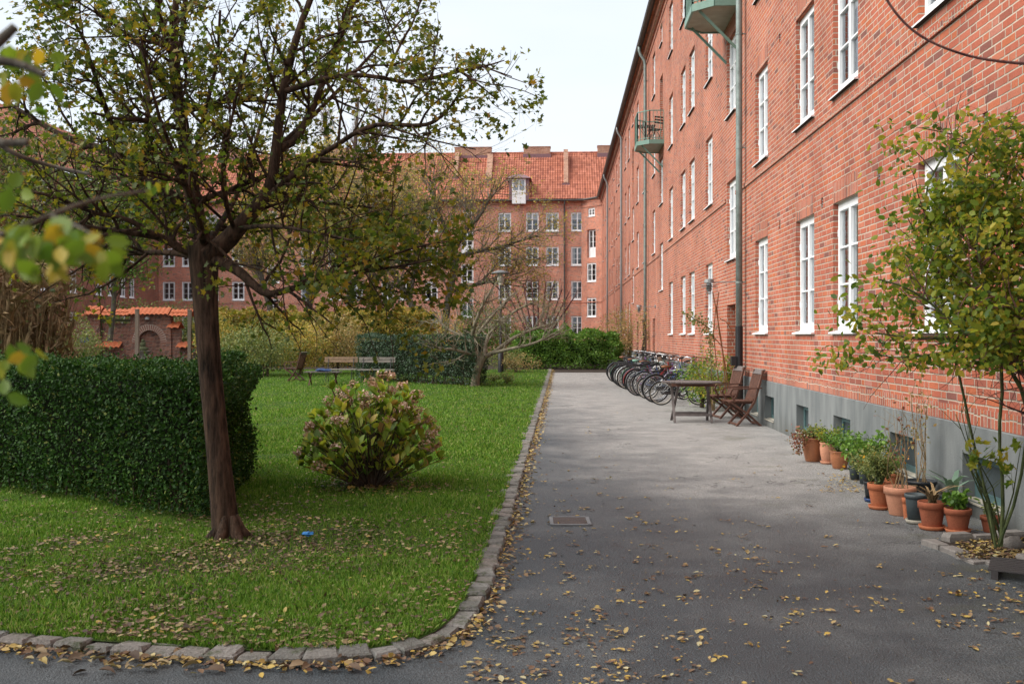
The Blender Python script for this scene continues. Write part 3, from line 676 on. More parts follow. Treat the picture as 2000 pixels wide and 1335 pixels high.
# soldier course above the openings
lm = {}
def lintel(w, h):
    k = (w, h)
    if k not in lm:
        q = MB().box((-w/2-.0, -.003, h), (w/2+.0, .02, h+.27)); o = q.build('lintel', 'brickS', None, off=(0, 0, 0)); lm[k] = o.data; bpy.data.objects.remove(o)
    return lm[k]
for i, (y, z, h, rows, pn) in enumerate(wins):
    w = .8 if h < 1 else WWd
    kd = random.choice([0, 1, 0, 3, 2, 4]) if z < 2 else random.choice([1, 1, 0, 2])
    if y < 19 and z < 2: kd = 1
    put_window(rb, (0, y-40, z), R(-90), w, round(h, 3), rows, pn, kd, True, lintel(w, round(h, 3)) if y < 60 else None)
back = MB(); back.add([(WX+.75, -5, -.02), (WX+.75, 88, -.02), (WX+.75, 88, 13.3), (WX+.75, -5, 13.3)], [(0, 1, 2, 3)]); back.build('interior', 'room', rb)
for y, z in vents:
    v = MB()
    for k in range(3): v.box((WX+.012, y-.05, z+.0+.038*k), (WX+.02, y+.05, z+.014+.038*k))
    v.build('vent', 'zincgrey', rb)
for a, b in bw:
    ya, yb = b+.004, a-.004; v = MB(); X0 = WX+.09
    v.box((X0, ya, .135), (X0+.05, ya+.07, .525)); v.box((X0, yb-.07, .135), (X0+.05, yb, .525)); v.box((X0, ya+.07, .455), (X0+.05, yb-.07, .525)); v.box((X0, ya+.07, .135), (X0+.05, yb-.07, .20))
    o = v.build('basement_window', 'teal', rb); q = MB().add([(X0+.025, ya+.07, .20), (X0+.025, yb-.07, .20), (X0+.025, yb-.07, .455), (X0+.025, ya+.07, .455)], [(0, 1, 2, 3)])
    q.build('pane', 'plasticgrey', o)
    MB().add([(WX-.03, ya-.02, .125), (WX-.03, yb+.02, .125), (X0, yb+.0, .14), (X0, ya, .14), (WX-.03, ya-.02, .112), (WX-.03, yb+.02, .112)], [(0, 1, 2, 3), (4, 5, 1, 0)]).build('sill', 'slabconc', o)
def rect_y(mb, x0, x1, ya, yb, z0, z1): mb.box((x0, ya, z0), (x1, yb, z1))
sc1 = MB(); segs = [(-5, 21.05), (22.35, 35.85), (37.15, 49.85), (51.15, 67.25), (68.55, 88)]
for a, b in segs: sc1.box((WX-.028, a, 4.44), (WX-.0005, b, 4.515))
sc1.build('string_course', 'brickS', rb)
sc2 = MB().box((WX-.03, -5, 12.74), (WX-.0005, 88, 12.80)); sc2.build('string_course', 'brickR', rb)
cor = MB(); cor.box((WX-.05, -5, 13.0), (WX-.0005, 88, 13.05)); cor.box((WX-.16, -5, 13.22), (WX-.0005, 88, 13.29)); cor.box((WX-.24, -5, 13.292), (WX-.0005, 88, 13.36))
y = 4.0
while y < 87.8: cor.box((WX-.14, y, 13.052), (WX-.001, y+.075, 13.218)); y += .15
cor.build('cornice', 'brickR', rb)
gt = MB(); 
GX = WX-.37
arc = [(GX+.085*math.cos(R(a)), 13.36+.085*math.sin(R(a))) for a in range(180, 361, 30)]
for i in range(len(arc)-1): gt.add([(arc[i][0], -5, arc[i][1]), (arc[i][0], 87.7, arc[i][1]), (arc[i+1][0], 87.7, arc[i+1][1]), (arc[i+1][0], -5, arc[i+1][1])], [(0, 1, 2, 3)])
gt.tube([(GX-.085, -5, 13.365), (GX-.085, 87.7, 13.365)], .014, 6); gt.box((GX-.05, -5, 13.375), (WX, 88, 13.40))
gt.build('gutter', 'zincdark', rb)
MB().add([(GX-.0, -5, 13.41), (GX-.0, 88, 13.41), (GX+5.2, 88, 18.2), (GX+5.2, -5, 18.2)], [(0, 1, 2, 3)]).build('roof', 'tile', rb)
# downpipes
for i, (y, zb) in enumerate([(20.0, 0), (41.8, 0), (57.9, 0), (74.8, 0)]):
    X = WX-.13; r = .062; mt = 'zinc' if i < 2 else 'zincgrey'
    mb = MB(); mb.tube([(GX, y+.0, 13.3), (GX, y, 13.15), (GX+.05, y, 12.98), (X-.04, y, 12.75), (X, y, 12.6), (X, y, 11), (X, y, 8), (X, y, 5), (X, y, 1.75 if i == 0 else .05)], r, 14)
    dp = mb.build('downpipe', mt, rb, True); br = MB()
    for z in (2.6, 5.2, 7.4, 9.7, 11.9): br.lathe([(r+.008, z-.02), (r+.008, z+.02)], (X, y, 0), 14); br.box((X+r, y-.01, z-.01), (WX, y+.01, z+.01))
    br.build('bracket', mt, dp)
    if i == 0:
        lo = MB(); lo.tube([(X, y, 1.752), (X, y, .93)], .072, 14); lo.box((X-.155, y-.07, .99), (X-.06, y+.07, 1.17)); lo.build('cleanout', 'blackpipe', dp, False)
        MB().tube([(X, y, .928), (X, y, .0)], .078, 14).build('lower_pipe', 'brownpipe', dp, True)
# wall lamps (arm + louvred glass cylinder) beside the doors
for y, z in ((20.6, 2.64), (38.6, 2.66)):
    l = MB(); l.tube([(WX-.02, y, z+.0), (WX-.52, y, z-.01)], .012, 6); l.ico((WX-.02, y, z), .07, 1, 0, (.4, 1, 1), 12)
    lo = l.build('wall_lamp', 'zincgrey', rb); s = MB()
    s.lathe([(0.001, .10), (.09, .095), (.10, .03), (.10, .02)], (WX-.62, y, z-.04), 16); s.lathe([(.16, -.065), (.165, -.07), (.05, -.068)], (WX-.62, y, z-.0), 16); s.lathe([(.16, -.10), (.165, -.105), (.05, -.103)], (WX-.62, y, z), 16); s.lathe([(.06, -.22), (.001, -.25)], (WX-.62, y, z), 12)
    s.build('shade', 'zincgrey', lo); MB().lathe([(.05, -.03), (.055, -.15), (.04, -.2)], (WX-.62, y, z), 14).build('globe', 'zincgrey', lo)
npl = MB().box((WX-.012, 20.85, 2.40), (WX-.0005, 21.05, 2.62)); npl.build('number_plate', 'white', rb)
# balconies
def balcony(y0):
    pl_ = [(WX, y0-.95), (3.11, y0-.95), (2.72, y0-.58), (2.72, y0+.58), (3.11, y0+.95), (WX, y0+.95)]
    z = 8.22; s = MB(); n = len(pl_)
    s.add([(x+.0, y, z) for x, y in pl_]+[(x, y, z+.09) for x, y in pl_], [tuple(range(n)), tuple(range(2*n-1, n-1, -1))]+[(i, i+1, n+i+1, n+i) for i in range(n-1)])
    b = s.build('balcony', 'slabconc', rb); e = MB()
    def ins(q, k): cx, cy = 3.2, y0; return (q[0]+(cx-q[0])*k, q[1]+(cy-q[1])*k) if q[0] < WX-.01 else (WX-.001, q[1]+(cy-q[1])*k)
    for i in range(n-1):
        a, c = pl_[i], pl_[i+1]; e.beam((a[0]-.0, a[1], z+.045), (c[0], c[1], z+.045), .05, .15)
    e.build('edge_beam', 'green', b)
    r = MB(); 
    for i in range(n-1):
        a, c = ins(pl_[i], .0), ins(pl_[i+1], .0)
        r.beam((a[0], a[1], z+1.12), (c[0], c[1], z+1.12), .04, .03); r.beam((a[0], a[1], z+.18), (c[0], c[1], z+.18), .03, .02)
        L = math.hypot(c[0]-a[0], c[1]-a[1]); k = max(2, int(L/.115))
        for j in range(k+1):
            t = j/k; x, y = a[0]+(c[0]-a[0])*t, a[1]+(c[1]-a[1])*t; big = j in (0, k)
            r.box((x-(.018 if big else .008), y-(.018 if big else .008), z+.1), (x+(.018 if big else .008), y+(.018 if big else .008), z+1.12))
    r.build('railing', 'green', b)
    for s_ in (-.6, .6):
        MB().beam((2.85, y0+s_, z-.01), (WX, y0+s_, z-.78), .035, .05).build('bracket', 'green', b)
balcony(21.7); balcony(36.5)
# balcony furniture (things of their own)
def slatchair(loc, rz, label):
    t = thing('folding_chair', loc, label, 'chair', None, rz); m = MB()
    for s_ in (-.19, .19): m.tube([(-.2, s_, 0), (.2, s_, .45)], .009, 5); m.tube([(.2, s_*.9, 0), (-.15, s_*.9, .45), (-.22, s_*.9, .85)], .009, 5)
    m.build('frame', 'blackmetal', t, off=(0, 0, 0))
    q = MB(); [q.box((-.15+.08*k, -.2, .445), (-.09+.08*k, .2, .46)) for k in range(5)]; q.build('seat', 'blackmetal', t, off=(0, 0, 0))
    q = MB(); [q.box((-.23, -.19, .62+.1*k), (-.215, .19, .67+.1*k)) for k in range(3)]; q.build('backrest', 'blackmetal', t, off=(0, 0, 0))
slatchair((3.35, 36.0, 8.31), R(120), 'dark slatted folding chair on the farther green balcony')
t = thing('balcony_table', (3.1, 36.75, 8.31), 'small dark folding table on the farther green balcony', 'table'); m = MB()
for s_ in (-.2, .2): MB().tube([(-.25, s_, 0), (.25, s_, .7)], .01, 5).build('leg', 'blackmetal', t, off=(0, 0, 0)); MB().tube([(.25, s_*.9, 0), (-.25, s_*.9, .7)], .01, 5).build('leg', 'blackmetal', t, off=(0, 0, 0))
q = MB(); [q.box((-.32+.08*k, -.28, .70), (-.26+.08*k, .28, .72)) for k in range(8)]; q.build('tabletop', 'blackmetal', t, off=(0, 0, 0))
#@@FAR
# ------------------------------------------------------------------ far building
FY = 89.7
fb = thing('brick_building', (-16, FY, 0), 'red brick apartment house with orange tiled roof closing the far end of the court', 'building')
XC = 1.9; XL = -35.7
stc = [275, 521, 900]; reg_px = [317, 354.6, 402, 452.5, 587, 640, 684, 744, 780, 830, 973, 1027, 1066, 1115]
ops = []; wl = []
for a in reg_px:
    x = (xof(a, FY)+xof(a+25.5, FY))/2
    for fi, (z0, z1) in enumerate(FL): ops.append((x-.56, x+.56, z0, z1)); wl.append((x, z0, z1-z0, 3, 0, fi))
for a in stc:
    x = (xof(a, FY)+xof(a+25, FY))/2
    for z0, z1 in ST_W: ops.append((x-.56, x+.56, z0, z1)); wl.append((x, z0, z1-z0, 3, 0, 1))
    ops.append((x-.56, x+.56, ST_D[0]+.5, ST_D[1])); wl.append((x, ST_D[0]+.5, ST_D[1]-ST_D[0]-.5, 3, .55, 1)); ops.append((x-.4, x+.4, *ST_T)); wl.append((x, ST_T[0], ST_T[1]-ST_T[0], 2, 0, 2))
    ops.append((x-.5, x+.5, .02, 2.2, .4))
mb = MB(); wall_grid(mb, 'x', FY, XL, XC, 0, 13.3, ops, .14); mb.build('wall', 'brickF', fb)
for x, z, h, rows, pn, fi in wl:
    kd = (random.choice([1, 2]) if fi == 3 else random.choice([4, 4, 0, 4, 2, 4])); put_window(fb, (x+16, 0, z), 0, .8 if h < 1 else 1.12, round(h, 3), rows, pn, kd)
# chamfered corner between the two houses
ca = Vector((XC, FY, 0)); cb = Vector((WX, 88, 0)); cdv = (cb-ca).normalized(); L = (cb-ca).length; cn_ = Vector((-cdv.y, cdv.x, 0)); cn_ = cn_ if cn_.y > 0 else -cn_
lo = MB(); mid = L/2
wall_grid(lo, 'x', 0, 0, L, 0, 13.3, [(mid-.56, mid+.56, *ST_W[0]), (mid-.56, mid+.56, *ST_W[1]), (mid-.5, mid+.5, *ST_D, .3), (mid-.4, mid+.4, *ST_T), (mid-.5, mid+.5, .02, 2.2, .4)], .14)
lo.v = [tuple(ca+cdv*x+cn_*y+Vector((0, 0, z))) for x, y, z in lo.v]; lo.build('corner_wall', 'brickF', fb)
rzc = math.atan2(cdv.y, cdv.x); mm_ = ca+cdv*mid-Vector((-16, FY, 0))
for a, b, rows, pn in ((*ST_W[0], 3, 0), (*ST_W[1], 3, 0), (*ST_T, 2, 0)): put_window(fb, mm_+Vector((0, 0, a)), rzc, .8 if b-a < 1 else 1.12, round(b-a, 3), rows, pn, 0)
put_window(fb, mm_+cn_*.15+Vector((0, 0, ST_D[0])), rzc, 1.0, round(ST_D[1]-ST_D[0], 3), 3, .75, 4, False, name='balcony_door')
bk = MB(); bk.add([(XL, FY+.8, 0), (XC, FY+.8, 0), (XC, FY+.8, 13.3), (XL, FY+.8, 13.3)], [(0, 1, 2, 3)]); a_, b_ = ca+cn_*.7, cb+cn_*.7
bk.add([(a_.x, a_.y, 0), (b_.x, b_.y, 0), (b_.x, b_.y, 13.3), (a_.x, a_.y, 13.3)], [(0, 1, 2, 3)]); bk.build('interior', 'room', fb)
s = MB(); s.box((XL, FY-.03, 12.72), (XC, FY-.0005, 12.80)); s.box((XL, FY-.03, 4.44), (XC, FY-.0005, 4.5)); s.box((XL, FY-.22, 13.22), (XC, FY-.0005, 13.32)); s.box((XL, FY-.10, 13.05), (XC, FY-.0005, 13.1))
for z, d in ((12.72, .03), (4.44, .03), (13.22, .2)): s.beam((ca.x-cn_.x*d, ca.y-cn_.y*d, z+.04), (cb.x-cn_.x*d, cb.y-cn_.y*d, z+.04), .06, .08)
s.build('cornice', 'brickF', fb)
g_ = MB(); g_.tube([(XL, FY-.45, 13.36), (XC-.5, FY-.45, 13.36), (XC+.2, FY-.55, 13.37), (WX-.37, 87.75, 13.38)], .085, 10)
g_.build('gutter', 'zincdark', fb)
x = xof(1102.5, FY); g_ = MB().tube([(x, FY-.45, 13.3), (x, FY-.4, 13.0), (x, FY-.12, 12.7), (x, FY-.12, 7), (x, FY-.12, 0)], .07, 8); g_.build('downpipe', 'zincdark', fb)
# pantiled roof, real wavy courses
rf = MB(); ex0, ex1 = XL-6, WX+6; ncol = int((ex1-ex0)/.22); seg = 4; rows = 20; y0, z0 = FY-.5, 13.42; ry, rz_ = 5.4, 4.95
prof = [.0, .035, .05, .02, -.005]
for r_ in range(rows):
    ya, yb = y0+ry*r_/rows, y0+ry*(r_+1.12)/rows; za, zb_ = z0+rz_*r_/rows, z0+rz_*(r_+1.12)/rows
    for c in range(ncol):
        xb = ex0+c*.22
        if xb < XL-4 or (xb > WX+5): continue
        vs = []
        for k in range(seg+1):
            dz = prof[k]; xx = xb+.22*k/seg; vs.append((xx, ya-dz*.7, za+dz*.7+.045)); 
        for k in range(seg+1):
            dz = prof[k]; xx = xb+.22*k/seg; vs.append((xx, yb-dz*.7, zb_+dz*.7))
        rf.add(vs, [(k, k+1, seg+2+k, seg+1+k) for k in range(seg)])
rf.add([(ex0, y0+.05, z0-.02), (ex1, y0+.05, z0-.02), (ex1, y0+ry, z0+rz_-.05), (ex0, y0+ry, z0+rz_-.05)], [(0, 1, 2, 3)])
rf.add([(ex0, y0+ry, z0+rz_-.05), (ex1, y0+ry, z0+rz_-.05), (ex1, y0+2*ry, z0-.02), (ex0, y0+2*ry, z0-.02)], [(0, 1, 2, 3)])
rf.tube([(ex0, y0+ry, z0+rz_+.03), (ex1, y0+ry, z0+rz_+.03)], .12, 8)
roof = rf.build('roof', 'tile', fb)
RY = y0+ry
def chim(px0, px1, ytop, ybot, yy, dep_):
    a, b = xof(px0, yy), xof(px1, yy); sc = yy/F
    zt, zb_ = H+(HY-ytop)*sc, H+(HY-ybot)*sc; c = MB(); c.box((a, yy-dep_/2, zb_-1.2), (b, yy+dep_/2, zt)); c.box((a-.04, yy-dep_/2-.04, zt), (b+.04, yy+dep_/2+.04, zt+.06))
    o = c.build('chimney', 'brickC', roof); MB().box((a-.06, yy-dep_/2-.06, zb_-1.0), (b+.06, yy+dep_/2+.06, zb_+.3)).build('flashing', 'copperroof', o)
for a in ((889, 960, 289, 311), (1023, 1075, 289, 309), (1167, 1215, 288, 308), (640, 700, 289, 311), (430, 480, 289, 311), (280, 330, 289, 311)): chim(*a, RY, 1.0)
def slope_chim(px0, px1, ytop, ybot):
    # rises out of the slope: narrow ventilation chimney
    k = (HY-ybot)/F; tt = 0
    for i in range(60):
        yy = y0+ry*i/60; zz = z0+rz_*i/60
        if (zz-H)/yy >= k: break
    a, b = xof(px0, yy), xof(px1, yy); yb = y0+ry*.80; zt = H+(HY-ytop)*yb/F
    c = MB(); zb_ = z0+rz_*i/60
    c.add([(a, yy, zb_-.1), (b, yy, zb_-.1), (b, yb+.5, zb_), (a, yb+.5, zb_), (a, yy, zb_+.25), (b, yy, zb_+.25), (b, yb, zt), (a, yb, zt), (a, yb+.5, zt), (b, yb+.5, zt)],
          [(0, 1, 5, 4), (4, 5, 6, 7), (7, 6, 9, 8), (0, 4, 7, 8, 3), (1, 2, 9, 6, 5), (3, 8, 9, 2)])
    o = c.build('chimney', 'brickC', roof); MB().box((a-.12, yy-.08, zb_-.2), (b+.12, yy+.25, zb_+.16)).build('flashing', 'copperroof', o)
for a in ((1101, 1110, 292, 362), (949, 960, 300, 352), (885, 893, 296, 348)): slope_chim(*a)
# dormer
xa, xb = xof(1000.5, FY-.2), xof(1027, FY-.2); d = MB(); zb_, zt = 13.0, 15.25
d.box((xa-.28, FY-.12, 13.35), (xa, FY+2.2, zt)); d.box((xb, FY-.12, 13.35), (xb+.28, FY+2.2, zt)); xm = (xa+xb)/2; d.v = [(x, y-.45 if y < FY else y, z) for x, y, z in d.v]
d.add([(xa-.5, FY-.85, zt), (xb+.5, FY-.85, zt), (xm+.3, FY+.5, zt+.55), (xm-.3, FY+.5, zt+.55), (xb+.5, FY+3, zt), (xa-.5, FY+3, zt), (xm+.3, FY+3, zt+.55), (xm-.3, FY+3, zt+.55)], [(0, 1, 2, 3), (1, 4, 6, 2), (0, 3, 7, 5), (3, 2, 6, 7), (0, 5, 4, 1)])
do = d.build('dormer', 'copperroof', roof)
put_window(fb, (xm+16, -.66, 13.05), 0, round(xb-xa, 3), 2.15, 2, 1.0, 1, False, name='dormer_door')
MB().box((xa, FY-.35, 13.1), (xb, FY-.25, zt)).build('dormer_back', 'room', do)
# ------------------------------------------------------------------ left wing
lw = thing('brick_building', (XL, 68, 0), 'shaded brick wing with narrow looking windows behind the garden on the left', 'building')
ops = []; wl = []
ys = sorted(set([round(yof(p, XL), 2) for p in (258, 240, 217, 193.5)]+[round(yof(193.5, XL)-4.2*k, 2) for k in range(1, 8)]))
for y in ys:
    for z0_, z1_ in FL: ops.append((y-.56, y+.56, z0_, z1_)); wl.append((y, z0_, z1_-z0_))
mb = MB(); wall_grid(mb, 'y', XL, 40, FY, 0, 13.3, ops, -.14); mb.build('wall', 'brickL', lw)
for y, z, h in wl: put_window(lw, (0, y-68, z), R(90), 1.12, round(h, 3), 3, 0, random.choice([0, 4, 2]))
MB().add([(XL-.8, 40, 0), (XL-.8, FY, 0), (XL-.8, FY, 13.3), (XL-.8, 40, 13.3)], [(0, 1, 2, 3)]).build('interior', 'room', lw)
MB().add([(XL+.5, 38, 13.4), (XL+.5, FY+.3, 13.4), (XL-4.6, FY+5, 18.3), (XL-4.6, 38, 18.3)], [(0, 1, 2, 3)]).build('roof', 'tile', lw)
m_ = MB(); m_.box((XL+.0005, 40, 13.05), (XL+.25, FY-.3, 13.3)); m_.tube([(XL+.45, 38, 13.36), (XL+.45, FY-.3, 13.36)], .085, 8); m_.build('gutter', 'zincdark', lw)
#@@VEG
# ------------------------------------------------------------------ the maple in front
D0 = 7.75
mt_ = thing('maple_tree', TREE, 'dark leaning maple with green and yellow lobed leaves on the near lawn', 'tree')
tr = MB()
P_, r_ = limb([(449, 1066, 7.74, 92), (447, 1055, 7.75, 66), (441, 1030, 7.75, 54), (432, 940, 7.75, 47), (422, 840, 7.76, 44), (411, 730, 7.77, 44), (403, 620, 7.78, 46), (399, 540, 7.8, 52), (398, 500, 7.8, 60), (393, 470, 7.8, 52)])
tr.tube(*smoothline(P_, r_, 1), 16)
for a in (15, 75, 140, 200, 255, 320): tr.tube([TREE+Vector((.05*math.cos(R(a)), .05*math.sin(R(a)), .22)), TREE+Vector((.085*math.cos(R(a)), .085*math.sin(R(a)), .10)), TREE+Vector((.15*math.cos(R(a)), .15*math.sin(R(a)), .035)), TREE+Vector((.27*math.cos(R(a)), .27*math.sin(R(a)), .0))], [.02, .045, .040, .010], 8)
tips = []; rr = random.Random(11)
SPEC = dict(levels=3, sides=(9, 5, 3, 3), dens=(7.5, 8.0, 7.5), start=(.10, .12, .1), len=(.95, .50, .26), seg=(6, 4, 3), rad=(.014, .006, .0028), ang=(28, 75), up=.10, wob=.16, curve=.0, perseg=4, spread=.038, taper=.56)
LIMBS = [
 [(395, 480, 7.8, 36), (385, 430, 7.8, 34), (371, 350, 7.85, 30), (360, 270, 7.9, 27), (347, 190, 7.9, 24), (338, 112, 7.95, 20), (342, 30, 8.0, 13), (348, -80, 8.0, 9), (350, -220, 8, 5)],
 [(338, 118, 7.95, 12), (318, 60, 7.8, 10), (306, 0, 7.7, 9), (285, -110, 7.5, 6)],
 [(345, 130, 7.95, 12), (358, 60, 8.1, 10), (362, -10, 8.2, 9), (380, -130, 8.4, 6)],
 [(362, 217, 7.9, 12), (400, 208, 8.0, 11), (442, 197, 8.1, 10), (472, 200, 8.2, 9), (517, 168, 8.4, 8), (560, 120, 8.5, 5)],
 [(358, 250, 7.9, 13), (333, 247, 7.7, 11), (277, 232, 7.5, 9), (232, 234, 7.4, 7), (180, 220, 7.3, 5)],
 [(365, 330, 7.85, 12), (385, 290, 7.7, 10), (405, 200, 7.6, 8), (425, 120, 7.5, 7), (430, 20, 7.4, 5)],
 [(352, 395, 7.85, 22), (318, 370, 7.85, 22), (281, 345, 7.9, 20), (243, 311, 8.0, 18), (195, 288, 8.1, 15), (150, 277, 8.2, 13), (94, 251, 8.3, 10), (40, 215, 8.4, 7), (-40, 170, 8.5, 5)],
 [(281, 345, 7.9, 14), (286, 290, 8.1, 11), (290, 180, 8.4, 9), (280, 90, 8.6, 7), (285, 0, 8.7, 5)],
 [(240, 310, 8.0, 10), (215, 230, 7.8, 8), (185, 150, 7.6, 7), (160, 60, 7.5, 6), (110, 10, 7.4, 5)],
 [(392, 495, 7.8, 20), (360, 490, 7.8, 18), (318, 464, 7.7, 15), (262, 455, 7.6, 12), (180, 446, 7.5, 10), (110, 430, 7.4, 7), (20, 420, 7.3, 5)],
 [(318, 464, 7.7, 12), (292, 453, 7.6, 11), (245, 425, 7.5, 10), (180, 416, 7.4, 8), (100, 380, 7.2, 6), (20, 370, 7.1, 4)],
 [(380, 500, 7.8, 14), (330, 492, 8.0, 12), (260, 494, 8.3, 9), (200, 500, 8.5, 6)],
 [(388, 392, 7.8, 14), (442, 375, 7.9, 12), (483, 356, 8.0, 10), (530, 340, 8.1, 7), (580, 335, 8.2, 4)],
 [(405, 500, 7.75, 42), (440, 475, 7.75, 38), (470, 440, 7.7, 32), (505, 400, 7.7, 27), (532, 360, 7.7, 23), (540, 281, 7.75, 19), (554, 168, 7.8, 17), (584, 56, 7.9, 14), (614, -20, 8.0, 11), (640, -140, 8.1, 7)],
 [(515, 392, 7.7, 16), (577, 337, 7.6, 13), (620, 305, 7.5, 11), (655, 285, 7.4, 10), (700, 255, 7.35, 9), (745, 241, 7.3, 9), (824, 247, 7.25, 8), (857, 234, 7.2, 7), (891, 195, 7.15, 5), (902, 165, 7.1, 3)],
 [(545, 290, 7.75, 16), (577, 277, 7.8, 15), (607, 217, 7.9, 13), (644, 131, 8.0, 11), (693, 0, 8.2, 8), (720, -100, 8.3, 5)],
 [(552, 180, 7.8, 12), (600, 165, 7.7, 11), (650, 150, 7.6, 10), (700, 146, 7.5, 9), (745, 152, 7.5, 8), (790, 161, 7.45, 8), (835, 155, 7.4, 7), (898, 139, 7.35, 6), (954, 128, 7.3, 4), (985, 118, 7.25, 2)],
 [(755, 148, 7.5, 6), (785, 80, 7.6, 5), (810, 40, 7.7, 4), (830, -30, 7.8, 3)],
 [(410, 505, 7.75, 24), (432, 511, 7.7, 22), (468, 530, 7.6, 20), (488, 550, 7.55, 18), (520, 576, 7.5, 15), (558, 568, 7.45, 13), (601, 552, 7.4, 11), (632, 541, 7.35, 9), (700, 532, 7.3, 7), (780, 520, 7.2, 5), (850, 505, 7.1, 3)],
 [(601, 552, 7.4, 6), (650, 552, 7.5, 5), (720, 556, 7.6, 4), (800, 575, 7.7, 3), (860, 570, 7.7, 2)],
 [(535, 370, 7.7, 9), (600, 395, 7.8, 7), (680, 400, 7.9, 5), (760, 410, 8.0, 3)],
 [(460, 455, 7.7, 10), (440, 400, 7.5, 8), (430, 330, 7.3, 7), (460, 200, 7.1, 5), (480, 100, 7.0, 4)],
 [(470, 445, 7.7, 10), (530, 440, 7.2, 8), (600, 450, 6.9, 6), (690, 470, 6.7, 4)],
 [(398, 480, 7.8, 16), (390, 430, 7.3, 12), (350, 330, 6.8, 9), (300, 200, 6.4, 6), (270, 50, 6.2, 4)],
 [(400, 480, 7.8, 14), (430, 440, 8.4, 12), (480, 350, 9.0, 9), (520, 200, 9.5, 6), (540, 60, 9.8, 4)],
 [(390, 440, 7.8, 14), (330, 400, 8.4, 11), (240, 350, 9.1, 8), (120, 300, 9.8, 5)],
 [(898, 139, 7.35, 5), (935, 165, 7.3, 4), (965, 190, 7.3, 2)],
 [(940, 130, 7.3, 4), (965, 138, 7.3, 3), (1000, 150, 7.3, 2)],
 [(700, 532, 7.3, 6), (760, 500, 7.2, 5), (820, 480, 7.2, 4), (880, 470, 7.1, 2)],
 [(632, 541, 7.4, 6), (690, 500, 7.3, 5), (740, 450, 7.2, 4), (790, 420, 7.2, 3)],
 [(745, 242, 7.3, 5), (800, 262, 7.25, 4), (870, 280, 7.2, 3), (930, 292, 7.2, 2)],
 [(540, 290, 7.75, 10), (640, 200, 8.3, 8), (740, 90, 8.8, 5), (800, 20, 9, 3)],
 [(180, 420, 7.45, 7), (110, 470, 7.5, 6), (50, 480, 7.6, 4), (-30, 470, 7.6, 3)],
 [(345, 200, 7.9, 9), (300, 120, 7.8, 7), (240, 60, 7.7, 6), (180, 20, 7.6, 4), (90, -30, 7.5, 3)],
]
tw = MB()
for i, Lb in enumerate(LIMBS):
    P_, r_ = limb(Lb); P_, r_ = smoothline(P_, r_, 1)
    sp = dict(SPEC); 
    main = MB(); grow(main, P_, r_, 0, sp, tips, rr)
    # main limb faces (first tube) belong to the trunk mesh, twigs to their own
    nb = len(P_)*9; nf = (len(P_)-1)*9
    tr.add(main.v[:nb], main.f[:nf]); tw.add(main.v[nb:], [tuple(k-nb for k in f) for f in main.f[nf:]])
print('maple tips', len(tips))
T = np.array([tuple(q) for q in tips])
# px bounds of the crown: thin the outer gaps
keep = RNG.random(len(T)) < min(1, 62000/len(T)); T = T[keep]
dq = T-np.array([0, 0, H]); dpt = -dq[:, 0]*ST+dq[:, 1]*CT; ppx = CX+F*(dq[:, 0]*CT+dq[:, 1]*ST)/dpt; ppy = HY-F*dq[:, 2]/dpt
lowr = (ppx > 600) & (ppx < 900) & (ppy > 430) & (ppy < 610); Tx = np.repeat(T[lowr], 1, 0); Tx = Tx+RNG.normal(size=Tx.shape)*.045
gapn = blobs(T+T[:, [1, 2, 0]]*.8, 3.4, 41); T = T[gapn > RNG.uniform(-1.1, .6, len(T))]; T = np.concatenate([T, Tx]); print('kept', len(T))
def outer(A):      # the pruned side towards the path
    dq = A-np.array([0, 0, H]); dp_ = -dq[:, 0]*ST+dq[:, 1]*CT; a = CX+F*(dq[:, 0]*CT+dq[:, 1]*ST)/dp_; b = HY-F*dq[:, 2]/dp_
    return (a > 1062) | ((a > 925) & (b > 325)) | ((a > 860) & (b < 95) & (b > -200))
ov = outer(np.array(tw.v)); tw.f = [f for f in tw.f if not ov[list(f)].any()]; T = T[~outer(T)]
trunk = tr.build('trunk', 'bark', mt_, True); tw.build('twigs', 'bark', mt_)
leaves('foliage', T, .041, MAPLE, 'Lmaple', mt_, up=.9, var=.4)

